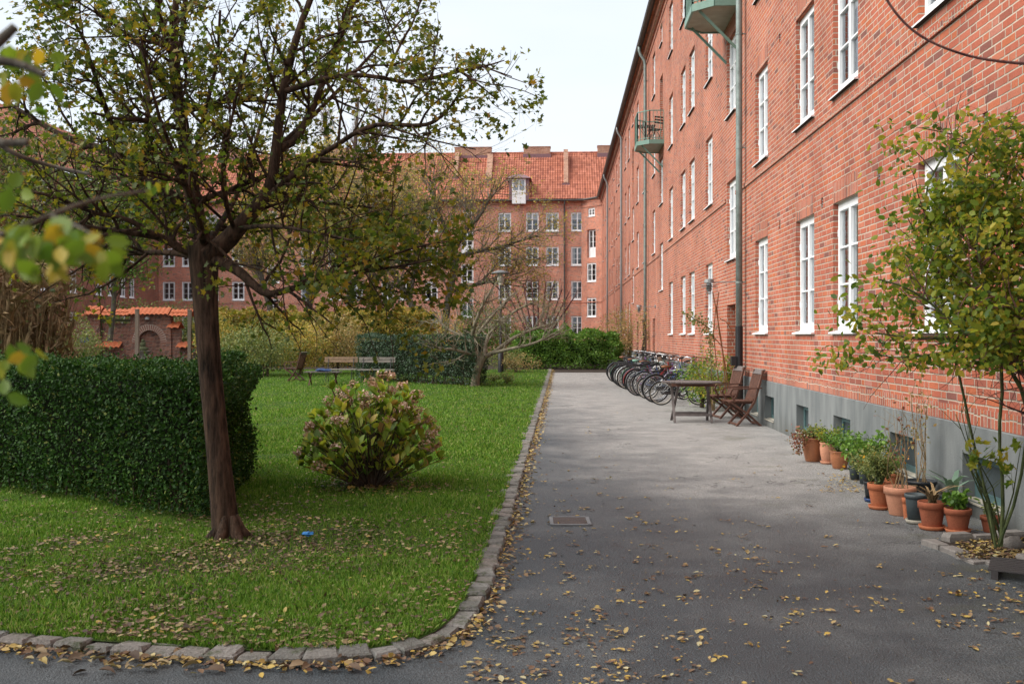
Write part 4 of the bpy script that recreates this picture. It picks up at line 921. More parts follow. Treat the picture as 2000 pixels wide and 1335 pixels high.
# ------------------------------------------------------------------ generic shrubs and hedges
def hedge(name, quad, z0, h, n, size, mat, label, cat, round_=.18, shape=DIAM, lump=.05, core='Ldark', group=None):
    """quad: four ground corners (Vectors) in order; clipped block with a shell of leaves over a dark twig core"""
    c = sum(quad, Vector())/4; t = thing(name, (c.x, c.y, z0), label, cat, group)
    # sample the surface of the block
    tris = []; faces = []
    top = [Vector((q.x, q.y, z0+h)) for q in quad]; bot = [Vector((q.x, q.y, z0+.06)) for q in quad]
    for i in range(4): j = (i+1) % 4; faces.append((bot[i], bot[j], top[j], top[i]))
    faces.append(tuple(top))
    ar = [((f[1]-f[0]).length+(f[2]-f[3]).length)/2*((f[3]-f[0]).length+(f[2]-f[1]).length)/2 for f in faces]; tot = sum(ar); pts = []; nrm = []
    for f, A in zip(faces, ar):
        k = int(n*A/tot); uv = RNG.random((k, 2)); a, b, c_, d = [np.array(tuple(q)) for q in f]
        P = (a*(1-uv[:, :1])+b*uv[:, :1])*(1-uv[:, 1:])+(d*(1-uv[:, :1])+c_*uv[:, :1])*uv[:, 1:]
        N = np.cross(b-a, d-a); N = N/np.linalg.norm(N); cc = np.array([c.x, c.y, z0+h/2])
        if np.dot(N, (a+c_)/2-cc) < 0: N = -N
        off = blobs(P+P[:, [2, 0, 1]]*1.7, 3.0, 4)*lump-np.abs(RNG.normal(size=k))*.05
        P = P+N*off[:, None]; pts.append(P); nrm.append(np.tile(N, (k, 1)))
    P = np.concatenate(pts); N = np.concatenate(nrm)
    # round the shoulders
    cxy = np.array([c.x, c.y]); hz = (P[:, 2]-(z0+h-round_))/round_; k = hz > 0
    P[k, :2] += (cxy-P[k, :2])*(.10*hz[k]**2)[:, None]*min(1, round_)
    # a ragged foot, stray shoots on top
    m = RNG.random(len(P)) > np.clip(1.0-(P[:, 2]-z0)/.34, 0, .7)*(.55+.45*np.clip(blobs(P, 2.5, 8), -1, 1)); P, N = P[m], N[m]
    s = RNG.random(len(P)) < .035; P[s] += N[s]*RNG.random((s.sum(), 1))*.11
    fdv = rdir(len(P))*.8+N*.5+np.array([0, 0, .25]); nv = rdir(len(P))*.7+N
    polymesh('foliage', shape[0], shape[1], P, fdv, nv, size*(1+RNG.uniform(-.4, .4, len(P))), mat, t)
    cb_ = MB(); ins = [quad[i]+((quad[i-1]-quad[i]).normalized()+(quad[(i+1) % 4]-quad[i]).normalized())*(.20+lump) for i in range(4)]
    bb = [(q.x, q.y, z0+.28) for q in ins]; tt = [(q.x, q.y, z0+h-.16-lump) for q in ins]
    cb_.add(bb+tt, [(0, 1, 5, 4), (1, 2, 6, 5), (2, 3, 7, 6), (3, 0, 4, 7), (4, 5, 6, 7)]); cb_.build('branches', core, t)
    sm_ = MB(); rs_ = random.Random(int(n)); per = sum((quad[i]-quad[i-1]).length for i in range(4))
    for i in range(4):
        a, b_ = ins[i-1], ins[i]; 
        for k in range(int((b_-a).length*11)):
            q = a.lerp(b_, rs_.random()); q = q+(c-q).normalized()*rs_.uniform(-.06, .25); e = Vector((q.x+rs_.gauss(0, .10), q.y+rs_.gauss(0, .10), z0+rs_.uniform(.35, .6))); o_ = (Vector((q.x, q.y, 0))-Vector((c.x, c.y, 0))).normalized()*.12
            sm_.tube([Vector((q.x, q.y, z0)), Vector(((q.x+e.x)/2, (q.y+e.y)/2, z0+.2)), e+o_], [.011, .008, .004], 4, False)
    sm_.build('stems', 'twig', t)
    return t
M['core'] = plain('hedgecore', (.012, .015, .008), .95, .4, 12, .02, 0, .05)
A = gp(396, 1032); B_ = gp(-200, 938); C_ = gp(497, 943); Dq = B_+(C_-A)*1.0
hedge('clipped_hedge', [A, B_, Dq, C_], LZ, 1.24, 120000, .031, 'Lyewgreen', 'large dark green clipped hedge block behind the leaning maple', 'hedge', core='hedgecore', shape=OVAL)
A = gp(925, 758); B_ = gp(694, 744); back_ = Vector((.3, 1.6, 0))
hedge('clipped_hedge', [A, B_, B_+back_, A+back_], LZ, 1.53, 26000, .058, 'Ldark', 'dark blue-green clipped yew hedge behind the two benches', 'hedge', core='hedgecore', shape=DIAM, lump=.04)
A = gp(1003, 721); B_ = gp(1208, 722)
hedge('leafy_hedge', [A, B_, B_+Vector((0, 1.4, 0)), A+Vector((0, 1.4, 0))], 0, 1.66, 22000, .085, 'Lgreen', 'loose bright green hedge across the far end of the path', 'hedge', core='hedgecore', shape=OVAL, lump=.20)
def shrub(name, base, h, rx, ry, n, size, mat, label, cat, stems=14, stem_mat='twig', shape=OVAL, fill=.5, arch=.25, leafz=.1, group=None, cone=False, seed=1, lumps=5, srad=.012):
    base = Vector(base); t = thing(name, base, label, cat, group); rs = random.Random(seed); mb = MB()
    ends = []
    for i in range(stems):
        a = rs.uniform(0, 6.28); rad = rs.uniform(.25, 1)**.6; e = Vector((math.cos(a)*rx*rad, math.sin(a)*ry*rad, h*rs.uniform(.6, 1.0)*(1-.25*rad)))
        p = [base+Vector((math.cos(a)*.08*rx, math.sin(a)*.08*ry, 0))]
        for k in range(1, 6): tt = k/5; q = base+Vector((e.x*tt**1.3, e.y*tt**1.3, e.z*(tt**(.8 if arch else 1)))); q += Vector((rs.gauss(0, 1), rs.gauss(0, 1), rs.gauss(0, .5)))*.03*h*tt; p.append(q)
        mb.tube(p, [srad*(1-.75*k/5) for k in range(6)], 5, False)
        for k in range(3, 6):
            for _ in range(3):
                dq = Vector((rs.gauss(0, 1), rs.gauss(0, 1), rs.gauss(.4, .6)))*.16*h; mb.tube([p[k-1], p[k-1]+dq*.5+Vector((0, 0, .02)), p[k-1]+dq], [srad*.35, srad*.25, srad*.1], 3, False); ends.append(p[k-1]+dq)
        ends += p[2:]
    mb.build('stems', stem_mat, t)
    E = np.array([tuple(q) for q in ends]); C = E[RNG.integers(0, len(E), n)]+RNG.normal(size=(n, 3))*np.array([rx, ry, h*.45])*.13
    u = RNG.normal(size=(n, 3)); u /= np.linalg.norm(u, axis=1, keepdims=True); rr_ = RNG.random((n, 1))**.28; Dm = np.array([base.x, base.y, base.z+h*.52])+u*rr_*np.array([rx, ry, h*.5])
    Dm += (blobs(Dm, 5/max(rx, .3), seed)*.10*rx)[:, None]*u
    pick = RNG.random(n) < fill; P = np.where(pick[:, None], Dm, C); gapv = blobs(P*1.0+P[:, [2, 0, 1]], 3.2/max(rx, .4), seed+5) > -1.1; P = P[gapv]
    P = P[P[:, 2] > base.z+leafz*h]
    leaves('foliage', P, size, shape, mat, t, up=.5, var=.4); return t
# long beech hedge and the loose shrubs in front of it
A = gp(835, 716); B_ = gp(385, 716)
hedge('beech_hedge', [A, B_, B_+Vector((0, 1.6, 0)), A+Vector((0, 1.6, 0))], 0, 2.75, 60000, .10, 'Lyellow', 'tall yellowing beech hedge running behind the garden seats', 'hedge', core='hedgecore', shape=OVAL, lump=.22)
SH = [
 (520, 737, 2.1, 1.5, 1.2, 5200, .075, 'Lolive', 'arching olive green shrub left of the lone garden chair', 3),
 (585, 733, 2.3, 1.3, 1.1, 4600, .075, 'Lyellow', 'gold and brown leaved shrub behind the lone garden chair', 4),
 (655, 731, 2.5, 1.5, 1.1, 5400, .075, 'Lochre', 'brownish autumn shrub rising behind the left bench', 5),
 (465, 735, 1.9, 1.2, 1.0, 3800, .075, 'Lolive', 'grey-green shrub just right of the maple trunk in the back', 6),
 (1225, 716, 3.05, 1.45, 1.1, 6800, .070, 'Lochre', 'tall reddish brown shrub against the brick wall behind the bicycles', 8),
 (1175, 716, 1.7, 1.2, .9, 3000, .075, 'Lolive', 'low olive shrub between the green hedge and the bicycles', 9),
 (985, 727, 1.1, .9, .7, 2600, .055, 'Lolive', 'low straggly plant clump at the foot of the garden lamp', 10),
 (1010, 729, .8, 1.0, .6, 1500, .050, 'Lochre', 'dry brown perennials between lamp and path end', 11),
 (760, 712, 2.6, 1.8, 1.1, 5200, .085, 'Lochre', 'ochre shrub showing over the dark yew hedge', 12),
 (845, 712, 2.9, 1.9, 1.1, 4600, .085, 'Lyellow', 'yellow green shrub behind the right end of the yew hedge', 13),
 (935, 708, 3.4, 1.6, 1.2, 5600, .090, 'Lgreen', 'fresh green bush behind the bare apple tree', 14),
 (985, 706, 2.6, 1.4, 1.2, 3000, .085, 'Lolive', 'olive bush right behind the bare apple tree crown', 15),
]
for px, py, h, rx, ry, n, sz, mt, lb, sd_ in SH:
    g_ = gp(px, py); shrub('shrub', (g_.x, g_.y, .02), h, rx, ry, n, sz, mt, lb, 'shrub', seed=sd_)
shrub('shrub', (gp(112, 765).x, gp(112, 765).y+1, 0), 2.1, .8, .9, 4500, .06, 'Lolive', 'tangled olive shrub left of the brick fountain wall', 'shrub', seed=21, stems=30, stem_mat='straw')
shrub('shrub', (*pt(300, 640, 64).xy, 0), 3.75, 6.0, 1.4, 11000, .12, 'Lolive', 'green climbing shrubs showing above the fountain wall roof', 'shrub', seed=22)
shrub('shrub', (*pt(425, 640, 40).xy, 0), 2.6, .9, .8, 5500, .075, 'Lyellow', 'yellow green shrub between the wooden post and maple trunk', 'shrub', seed=23)
for px, py, h, r_s, lb in ((990, 752, .42, .32, 'small bushy plant in the grass right of the lamp post'), (962, 748, .30, .25, 'tiny green plant in the grass left of the lamp post')):
    g_ = gp(px, py); shrub('small_plant', (g_.x, g_.y, LZ), h, r_s, r_s, 420, .05, 'Lolive', lb, 'plant', stems=9, seed=31, srad=.006)
# reed-like thicket on the left edge
t = thing('reed_clump', (*pt(25, 700, 15).xy, LZ), 'tall straw brown clump of dry canes at the left edge', 'plant'); mb = MB(); rs = random.Random(5); bs = wloc(t)
for i in range(420):
    a = rs.uniform(0, 6.28); q = rs.random()**.5; b0 = bs+Vector((math.cos(a)*q*.45, math.sin(a)*q*.45, 0)); top_ = b0+Vector((math.cos(a)*q*.45+rs.gauss(0, .15), math.sin(a)*q*.6+rs.gauss(0, .15), rs.uniform(1.7, 3.1)))
    mid_ = b0.lerp(top_, .5)+Vector((rs.gauss(0, .05), rs.gauss(0, .05), .1)); mb.tube([b0, mid_, top_], [.009, .007, .003], 3, False)
mb.build('canes', 'straw', t)
n = 1500; a = RNG.uniform(0, 6.28, n); q = RNG.random(n)**.5; P = np.stack([bs.x+np.cos(a)*q*.75, bs.y+np.sin(a)*q*1.0, RNG.uniform(.5, 3.1, n)], 1)
polymesh('blades', STRAP[0], STRAP[1], P, rdir(n)*.6+np.array([0, 0, .3]), rdir(n), .32*(1+RNG.uniform(-.4, .4, n)), 'straw', t)
leaves('foliage', P[:600]+RNG.normal(size=(600, 3))*.3, .05, OVAL, 'Lolive', t)

# ------------------------------------------------------------------ bare and thin-leaved trees
def tree(name, label, trunks, spec, tmat, nleaf, lsize, lmat, seed, tw_mat=None, lshape=OVAL):
    P_, r_ = limb(trunks[0]); base = P_[0].copy(); base.z = 0.02
    t = thing(name, base, label, 'tree'); tk = MB(); tg = MB(); tips = []; rs = random.Random(seed); ns = spec['sides'][0]
    for k, L_ in enumerate(trunks):
        P_, r_ = limb(L_); P_, r_ = smoothline(P_, r_, 1); mn = MB(); grow(mn, P_, r_, 0, spec, tips, rs); nb = len(P_)*ns; nf = (len(P_)-1)*ns
        tk.add(mn.v[:nb], mn.f[:nf]); tg.add(mn.v[nb:], [tuple(q-nb for q in f) for f in mn.f[nf:]])
    tk.build('trunk', tmat, t, True); tg.build('twigs', tw_mat or tmat, t)
    if nleaf and len(tips):
        T = np.array([tuple(q) for q in tips]); T = T[RNG.integers(0, len(T), nleaf)]+RNG.normal(size=(nleaf, 3))*lsize*.6; leaves('foliage', T, lsize, lshape, lmat, t)
    return t
AS = dict(levels=3, sides=(8, 5, 3, 3), dens=(4.5, 5.0, 4.0), start=(.2, .12, .1), len=(1.3, .75, .42), seg=(6, 4, 3), rad=(.026, .014, .009), ang=(25, 65), up=.22, wob=.22, curve=.03, perseg=1, spread=.02)
DA = 30.9
tree('apple_tree', 'low bare apple tree with grey crooked limbs beside the yew hedge', [
 [(927, 759, DA, 21), (928, 745, DA, 17), (931, 725, DA, 15), (938, 705, DA, 15), (945, 695, DA, 13)],
 [(938, 708, DA, 11), (928, 690, DA, 10), (922, 668, DA, 9), (925, 640, DA-.4, 8), (940, 600, DA-.6, 6), (960, 565, DA-.6, 4)],
 [(945, 697, DA, 11), (962, 690, DA+.2, 9), (985, 672, DA+.3, 8), (1010, 655, DA+.4, 7), (1050, 640, DA+.5, 5), (1090, 628, DA+.6, 3)],
 [(930, 695, DA, 7), (905, 688, DA-.5, 6), (880, 680, DA-.8, 6), (855, 686, DA-1, 5), (825, 672, DA-1.2, 3)],
 [(925, 670, DA, 7), (900, 655, DA+.3, 6), (870, 640, DA+.5, 5), (845, 612, DA+.6, 3)],
 [(935, 650, DA, 7), (958, 620, DA+.5, 6), (985, 590, DA+.9, 5), (1005, 572, DA+1, 3)],
 [(945, 697, DA, 8), (950, 660, DA+.7, 7), (965, 640, DA+1.1, 6), (1000, 610, DA+1.4, 5), (1040, 590, DA+1.5, 3)],
 [(960, 690, DA, 7), (1000, 680, DA-.7, 6), (1040, 672, DA-1, 5), (1075, 655, DA-1.1, 3), (1100, 640, DA-1.1, 2)],
], AS, 'barkapple', 900, .055, 'Lolive', 3)
LS = dict(levels=3, sides=(8, 5, 3, 3), dens=(2.8, 3.6, 3.6), start=(.25, .12, .1), len=(3.4, 1.9, .95), seg=(6, 5, 3), rad=(.05, .026, .017), ang=(22, 60), up=.16, wob=.14, curve=.02, perseg=2, spread=.12)
DB = 58
tree('autumn_tree', 'wide half bare tree with leaning trunks in front of the far brick house', [
 [(835, 662, DB, 16), (818, 620, DB, 14), (800, 588, DB, 13), (786, 562, DB, 12), (768, 520, DB, 10), (740, 470, DB-.5, 8), (720, 400, DB-1, 5)],
 [(868, 664, DB+1, 15), (871, 615, DB+1, 14), (878, 570, DB+1, 13), (888, 525, DB+1, 13), (882, 490, DB+1, 10), (872, 450, DB+1, 8), (850, 400, DB+1, 6), (840, 350, DB+1, 4)],
 [(886, 515, DB+1, 10), (905, 497, DB+1, 9), (935, 490, DB+1, 8), (970, 485, DB+2, 6), (1010, 472, DB+2, 4), (1050, 460, DB+2, 3)],
 [(884, 500, DB+1, 8), (905, 455, DB, 7), (940, 420, DB, 6), (960, 380, DB, 4)],
 [(878, 570, DB+1, 8), (915, 560, DB+2, 7), (955, 550, DB+2, 5), (1000, 545, DB+3, 3)],
 [(800, 588, DB, 8), (810, 530, DB+1, 7), (815, 470, DB+2, 6), (800, 400, DB+2, 4)],
 [(786, 562, DB, 8), (740, 545, DB, 7), (700, 520, DB, 5), (660, 480, DB, 3)],
], LS, 'barkgrey', 17000, .105, 'Lyellow', 4, 'twiglight')
tree('autumn_tree', 'yellow leaved tree with twin grey trunks seen right of the maple fork', [
 [(600, 665, 62, 15), (602, 620, 62, 14), (606, 580, 62, 13), (600, 520, 62, 11), (610, 440, 62, 9), (620, 370, 62, 6), (625, 320, 62, 4)],
 [(540, 665, 60, 13), (528, 600, 60, 12), (515, 560, 60, 11), (500, 500, 60, 8), (490, 430, 60, 5)],
 [(604, 590, 62, 9), (640, 540, 62, 8), (670, 480, 61, 6), (700, 400, 61, 4)],
 [(602, 560, 62, 9), (570, 500, 63, 7), (560, 420, 63, 5), (555, 350, 63, 4)],
], LS, 'barkgrey', 19000, .12, 'Lyellow', 5, 'twiglight')
tree('autumn_tree', 'thin yellow leaved tree behind the lower right maple branches', [
 [(735, 665, 66, 10), (730, 600, 66, 9), (722, 520, 66, 8), (715, 440, 66, 6), (720, 370, 66, 4)],
 [(728, 570, 66, 7), (755, 500, 66, 6), (785, 430, 66, 4), (790, 370, 66, 3)],
], LS, 'barkgrey', 14000, .12, 'Lochre', 6, 'twiglight')
BS = dict(LS); BS.update(dens=(2.6, 3.4, 3.6), len=(2.8, 1.7, 1.1), up=.35, rad=(.035, .022, .016), ang=(18, 45))
tree('bare_tree', 'tall leafless tree with a haze of pinkish twigs above the far roof', [
 [(680, 665, 74, 13), (682, 560, 74, 12), (685, 450, 74, 11), (690, 350, 74, 9), (695, 260, 74, 7), (700, 190, 74, 4)],
 [(684, 480, 74, 8), (655, 380, 74, 7), (640, 290, 74, 5), (630, 220, 74, 3)],
 [(688, 400, 74, 8), (720, 320, 74, 6), (745, 250, 74, 5), (755, 195, 74, 3)],
], BS, 'barkgrey', 0, .1, 'Lochre', 7, 'twigpink')
tree('autumn_tree', 'green and yellow tree far back on the left in front of the dark wing', [
 [(215, 665, 50, 11), (222, 600, 50, 10), (225, 520, 50, 9), (230, 440, 50, 7), (225, 370, 50, 4)],
 [(224, 540, 50, 7), (190, 480, 50, 6), (160, 420, 50, 4)], [(226, 520, 50, 7), (270, 460, 50, 5), (300, 400, 50, 4)],
], LS, 'barkgrey', 7500, .13, 'Lgreen', 8, 'twig')
tree('autumn_tree', 'pale olive tree at the far left behind the dry canes', [
 [(70, 665, 42, 13), (72, 600, 42, 12), (66, 500, 42, 10), (60, 400, 42, 7), (58, 330, 42, 4)],
 [(70, 560, 42, 8), (120, 500, 42, 6), (150, 440, 42, 4)], [(68, 540, 42, 8), (20, 460, 42, 6), (-20, 400, 42, 4)],
], LS, 'barkgrey', 7500, .12, 'Lolive', 9, 'twig')
RS = dict(levels=2, sides=(5, 3, 3), dens=(3.2, 3.0), start=(.2, .2), len=(.9, .5), seg=(5, 3), rad=(.014, .008), ang=(15, 45), up=.3, wob=.12, curve=.03, perseg=1, spread=.02)
tree('bare_shrub', 'leafless purple twigged bush right of the apple tree crown', [[(1050, 690, 50, 5), (1050+dx*.5, 630, 50+dz, 4), (1050+dx, 545+abs(dx)*.4, 50+dz, 2)] for dx, dz in ((-45, 0), (-28, .8), (-12, -.7), (2, .5), (16, -.4), (30, .6), (48, 0), (62, .5), (-60, .4), (75, .2))], RS, 'twigred', 0, .1, 'Lochre', 10)

# ------------------------------------------------------------------ hydrangea
bx = BUSH; t = thing('hydrangea_bush', (bx.x, bx.y, LZ), 'round hydrangea with faded pink flower heads and yellowing leaves on the lawn', 'shrub')
st = MB(); rs = random.Random(3); heads = []; lp = []; ld = []; ln = []; ls = []
for i in range(175):
    a = rs.uniform(0, 6.28); q = rs.random()**.5; h_ = 1.02*(1-.75*q**3)*rs.uniform(.72, 1.06); e = Vector((math.cos(a)*q*.60, math.sin(a)*q*.58, h_*1.03)); b0 = wloc(t)+Vector((math.cos(a)*.12*q, math.sin(a)*.12*q, 0)); p = []
    for k in range(7):
        u = k/6; p.append(b0+Vector((e.x*u**1.15, e.y*u**1.15, e.z*u**(1+.1*q)))+Vector((rs.gauss(0, .008), rs.gauss(0, .008), 0)))
    st.tube(p, [.007-.0006*k for k in range(7)], 5, False)
    for k in range(2, 7):
        if k < 4 and rs.random() < .45: continue
        if k == 4 and rs.random() < .35: continue
        for s_ in range(4 if k > 5 else 2):
            aa = rs.uniform(0, 6.28); lp.append(tuple(p[k])); out = Vector((math.cos(a), math.sin(a), 0))*.5*q; d_ = Vector((math.cos(aa)*.7, math.sin(aa)*.7, rs.uniform(.35, 1.3)))+out; ld.append(tuple(d_)); nd = Vector((-math.cos(aa)*.8, -math.sin(aa)*.8, 1)); ln.append(tuple(nd)); ls.append(rs.uniform(.08, .145)*(1 if k > 3 else .8))
    if rs.random() < .40: heads.append(p[-1]+Vector((math.cos(a)*.02, math.sin(a)*.02, .06)))
st.build('stems', 'twig', t)
LEAFB = ([(0, 0, 0), (.20, .22, .03), (.27, .5, .05), (.17, .8, .02), (0, 1.0, -.08), (-.17, .8, .02), (-.27, .5, .05), (-.20, .22, .03), (0, .5, -.0)], [(0, 1, 2, 8), (8, 2, 3, 4), (8, 4, 5, 6), (0, 8, 6, 7)])
polymesh('foliage', LEAFB[0], LEAFB[1], lp, ld, ln, ls, 'Lhyd', t)
for hd in heads:
    nn_ = 70; u = rdir(nn_); u /= np.linalg.norm(u, axis=1, keepdims=True); P = np.array(tuple(hd))+u*np.array([.065, .065, .045])*rs.uniform(.6, 1.15)
    polymesh('flower_head', OVAL[0], OVAL[1], P, rdir(nn_), u, .030*(1+RNG.uniform(-.3, .3, nn_)), 'petal', t)
P = np.array([bx.x, bx.y, LZ])+RNG.normal(size=(420, 3))*np.array([.33, .30, 0]); fl(P, .05, OVAL, 'fallen_leaves', z=LZ+.012, tilt=.5, label='brown withered leaves under the hydrangea bush')

# ------------------------------------------------------------------ rose by the wall, right edge
RB = gp(1950, 1068); t = thing('rose_bush', (RB.x, RB.y, .05), 'tall arching rose bush with green and yellow leaves growing from the stone edged bed', 'shrub')
tips = []; rr = random.Random(23); tk = MB(); tg = MB()
SR = dict(levels=3, sides=(7, 5, 3, 3), dens=(8.5, 6.5, 6.5), start=(.42, .15, .1), len=(.55, .34, .18), seg=(5, 4, 3), rad=(.006, .0036, .002), ang=(30, 75), up=.12, wob=.22, curve=-.02, perseg=8, spread=.055)
dr = 7.3
RL = [
 [(1945, 1068, dr, 6), (1925, 960, dr, 5), (1900, 860, 7.2, 5), (1880, 760, 7.1, 5), (1850, 640, 7.0, 6), (1820, 500, 6.9, 5), (1800, 380, 6.9, 4), (1850, 290, 6.9, 4), (1900, 270, 6.9, 3), (1800, 250, 6.8, 2)],
 [(1955, 1066, dr, 8), (1960, 960, dr, 7), (1950, 850, 7.2, 6), (1960, 740, 7.2, 7), (1940, 600, 7.1, 6), (1900, 450, 7.1, 5), (1880, 330, 7.0, 4), (1920, 250, 7, 3)],
 [(1950, 1066, dr, 6), (1990, 960, 7.1, 6), (2010, 820, 6.9, 6), (1990, 740, 6.8, 9), (1930, 680, 6.8, 8), (1860, 660, 6.7, 7), (1780, 660, 6.6, 5), (1710, 650, 6.6, 3)],
 [(2060, 760, 6.7, 11), (1990, 725, 6.7, 10), (1940, 660, 6.7, 8), (1925, 560, 6.6, 6), (1900, 440, 6.6, 5), (1960, 330, 6.6, 3)],
 [(2060, 740, 6.6, 9), (1980, 700, 6.6, 8), (1900, 665, 6.5, 6), (1830, 600, 6.5, 5), (1770, 560, 6.4, 4), (1715, 545, 6.4, 3)],
 [(2060, 700, 6.9, 8), (2000, 620, 6.9, 7), (1960, 520, 6.9, 6), (1930, 420, 6.9, 5), (1900, 340, 6.9, 3)],
 [(1930, 660, 6.8, 6), (1860, 600, 6.9, 5), (1830, 520, 7.0, 4), (1790, 460, 7.0, 3), (1770, 420, 7.0, 2)],
 [(2040, 560, 6.9, 6), (1990, 480, 6.8, 5), (1960, 380, 6.8, 4), (1990, 290, 6.8, 3)],
 [(1900, 680, 6.7, 5), (1830, 690, 6.6, 4), (1760, 700, 6.5, 3), (1700, 690, 6.5, 2)],
 [(2050, 640, 6.5, 6), (1960, 590, 6.4, 5), (1890, 540, 6.4, 4), (1840, 490, 6.4, 3)],
 [(2060, 420, 6.8, 5), (2000, 350, 6.8, 4), (1960, 300, 6.8, 3), (1930, 270, 6.8, 2)],
]
for Lb in RL:
    if Lb[0][0] > 2030: Lb[0:0] = [(2100, 1131, 6.6, 13), (2112, 960, 6.6, 12)]
    P_, r_ = smoothline(*limb(Lb), 1); mn = MB(); grow(mn, P_, r_, 0, SR, tips, rr); nb = len(P_)*7; nf = (len(P_)-1)*7
    tk.add(mn.v[:nb], mn.f[:nf]); tg.add(mn.v[nb:], [tuple(q-nb for q in f) for f in mn.f[nf:]])
for a in range(9):   # bare lower canes
    e = pt(rr.uniform(1860, 1990), rr.uniform(780, 950), rr.uniform(6.9, 7.4)); b0 = Vector((RB.x+rr.uniform(-.05, .05), RB.y+rr.uniform(-.05, .05), .04)); m_ = b0.lerp(e, .5)+Vector((rr.gauss(0, .05), rr.gauss(0, .05), .05))
    tk.tube([b0, m_, e], [.007, .005, .002], 5, False); q = [m_.lerp(e, .3)]
    for _ in range(3): s0 = m_.lerp(e, rr.random()); tk.tube([s0, s0+Vector((rr.gauss(0, .1), rr.gauss(0, .1), .16))], [.003, .001], 4, False)
tk.build('canes', 'stemgreen', t); tg.build('twigs', 'twigred', t)
T = np.array([tuple(q) for q in tips]); print('rose tips', len(T)); T = T[RNG.random(len(T)) < min(1, 17000/len(T))]; T = T[T[:, 2] > 1.12]; T = T[T[:, 0] < WX-.03]
T = T[T[:, 2] > 1.35]; dq = T-np.array([0, 0, H]); dpt = -dq[:, 0]*ST+dq[:, 1]*CT; ppx = CX+F*(dq[:, 0]*CT+dq[:, 1]*ST)/dpt; ppy = HY-F*dq[:, 2]/dpt
kp = (ppy > 222+RNG.normal(size=len(T))*12) & ((RNG.random(len(T)) < .22) | (ppy > 420-(ppx-1740)*.9) | ((ppy < 300) & (RNG.random(len(T)) < .7))); T = T[kp]; leaves('foliage', T, .050, OVAL, 'Lrose', t, up=.8, var=.35)
lowp = [tuple(pt(a+rr.gauss(0, 10), b+rr.gauss(0, 10), 7.0)) for a, b in ((1900, 870), (1915, 890), (1930, 905), (1960, 900), (1975, 930), (1945, 880), (1990, 870), (1905, 900)) for _ in range(7)]
leaves('foliage', np.array(lowp), .06, MAPLE, 'Lrose', t, up=.5)
# ------------------------------------------------------------------ blurred twigs close to the lens
def neartwig(name, label, lines, leafspots, mat='Lfore', lsz=.035, bark='barkgrey'):
    P0 = pt(*lines[0][0][:3]); t = thing(name, P0, label, 'branch'); m_ = MB()
    pts = []; sz = []
    for L_ in lines: MB().tube(*smoothline(*limb(L_), 2), 6).build('twig', bark, t, True)
    if lines[0][0][0] < 0:
        for L_ in lines:
            if L_[0][0] >= 0: continue
            q = pt(*L_[0][:3]); e = Vector((-1.5, -.8, 1.9)); r0 = L_[0][3]/2/F*L_[0][2]; MB().tube([q, q.lerp(e, .4)+Vector((0, 0, .05)), e], [r0, r0*.9, r0], 6).build('bough', bark, t, True)
    for a, b, d, k, s_ in leafspots:
        for _ in range(k): pts.append(tuple(pt(a+RNG.normal()*s_, b+RNG.normal()*s_*.6, d+RNG.normal()*.02))); sz.append(lsz*RNG.uniform(.8, 1.3))
    n = len(pts); v = np.array(tuple(pt(1000, 655, 1)-Vector((0, 0, H)))); N = rdir(n)*.7-v*1.0; fdv = rdir(n)*.6; fdv[:, 2] -= .4
    polymesh('foliage', OVAL[0], OVAL[1], pts, fdv, N, sz, mat, t)
neartwig('leafy_branch', 'out of focus pale twigs with yellow green leaves reaching in low on the left', [
 [(-60, 480, .8, 13), (40, 445, .8, 11), (120, 410, .85, 9), (200, 385, .9, 7), (290, 372, 1.0, 4)], [(100, 420, .8, 7), (150, 440, .78, 5), (200, 470, .76, 4)]],
 [(60, 460, .72, 12, 26), (120, 465, .72, 22, 26), (170, 480, .75, 16, 22), (205, 500, .75, 6, 12), (115, 505, .75, 7, 16), (10, 480, .7, 7, 18), (40, 520, .7, 4, 10), (300, 360, 1.7, 7, 13), (20, 705, .85, 5, 20), (2, 770, .85, 3, 10), (50, 690, .8, 4, 14)], lsz=.017)
neartwig('leafy_branch', 'blurred brown branch with yellow leaves at the upper left edge', [
 [(-60, 110, .9, 22), (0, 118, .9, 20), (50, 128, .9, 17), (88, 148, .9, 13)], [(-60, 130, .9, 26), (0, 80, .9, 22), (30, 52, .9, 17)], [(-60, 275, .9, 22), (0, 280, .9, 20), (55, 278, .9, 16)], [(-40, 250, 2, 12), (20, 300, 2, 9), (100, 325, 2.1, 8), (175, 340, 2.1, 5)]],
 [(45, 97, .95, 4, 14), (80, 105, .95, 4, 16), (22, 150, .95, 4, 12), (85, 165, .95, 3, 10), (95, 225, 1.4, 2, 10), (55, 380, 1.2, 3, 14), (10, 375, .95, 4, 10), (105, 120, .95, 3, 12)], lsz=.021)
neartwig('hanging_twig', 'single thin dark cane curving across the upper right corner', [[(1715, -30, 3.2, 5), (1750, 30, 3.2, 5), (1800, 75, 3.2, 5), (1880, 108, 3.2, 5), (1960, 122, 3.2, 6), (2060, 128, 3.2, 7), (2300, 300, 3.1, 8), (2500, 1000, 2.9, 10), (2550, 1735, 2.9, 12)]], [(2075, 130, 3.2, 2, 5)], 'Lrose', .04, 'twigred')

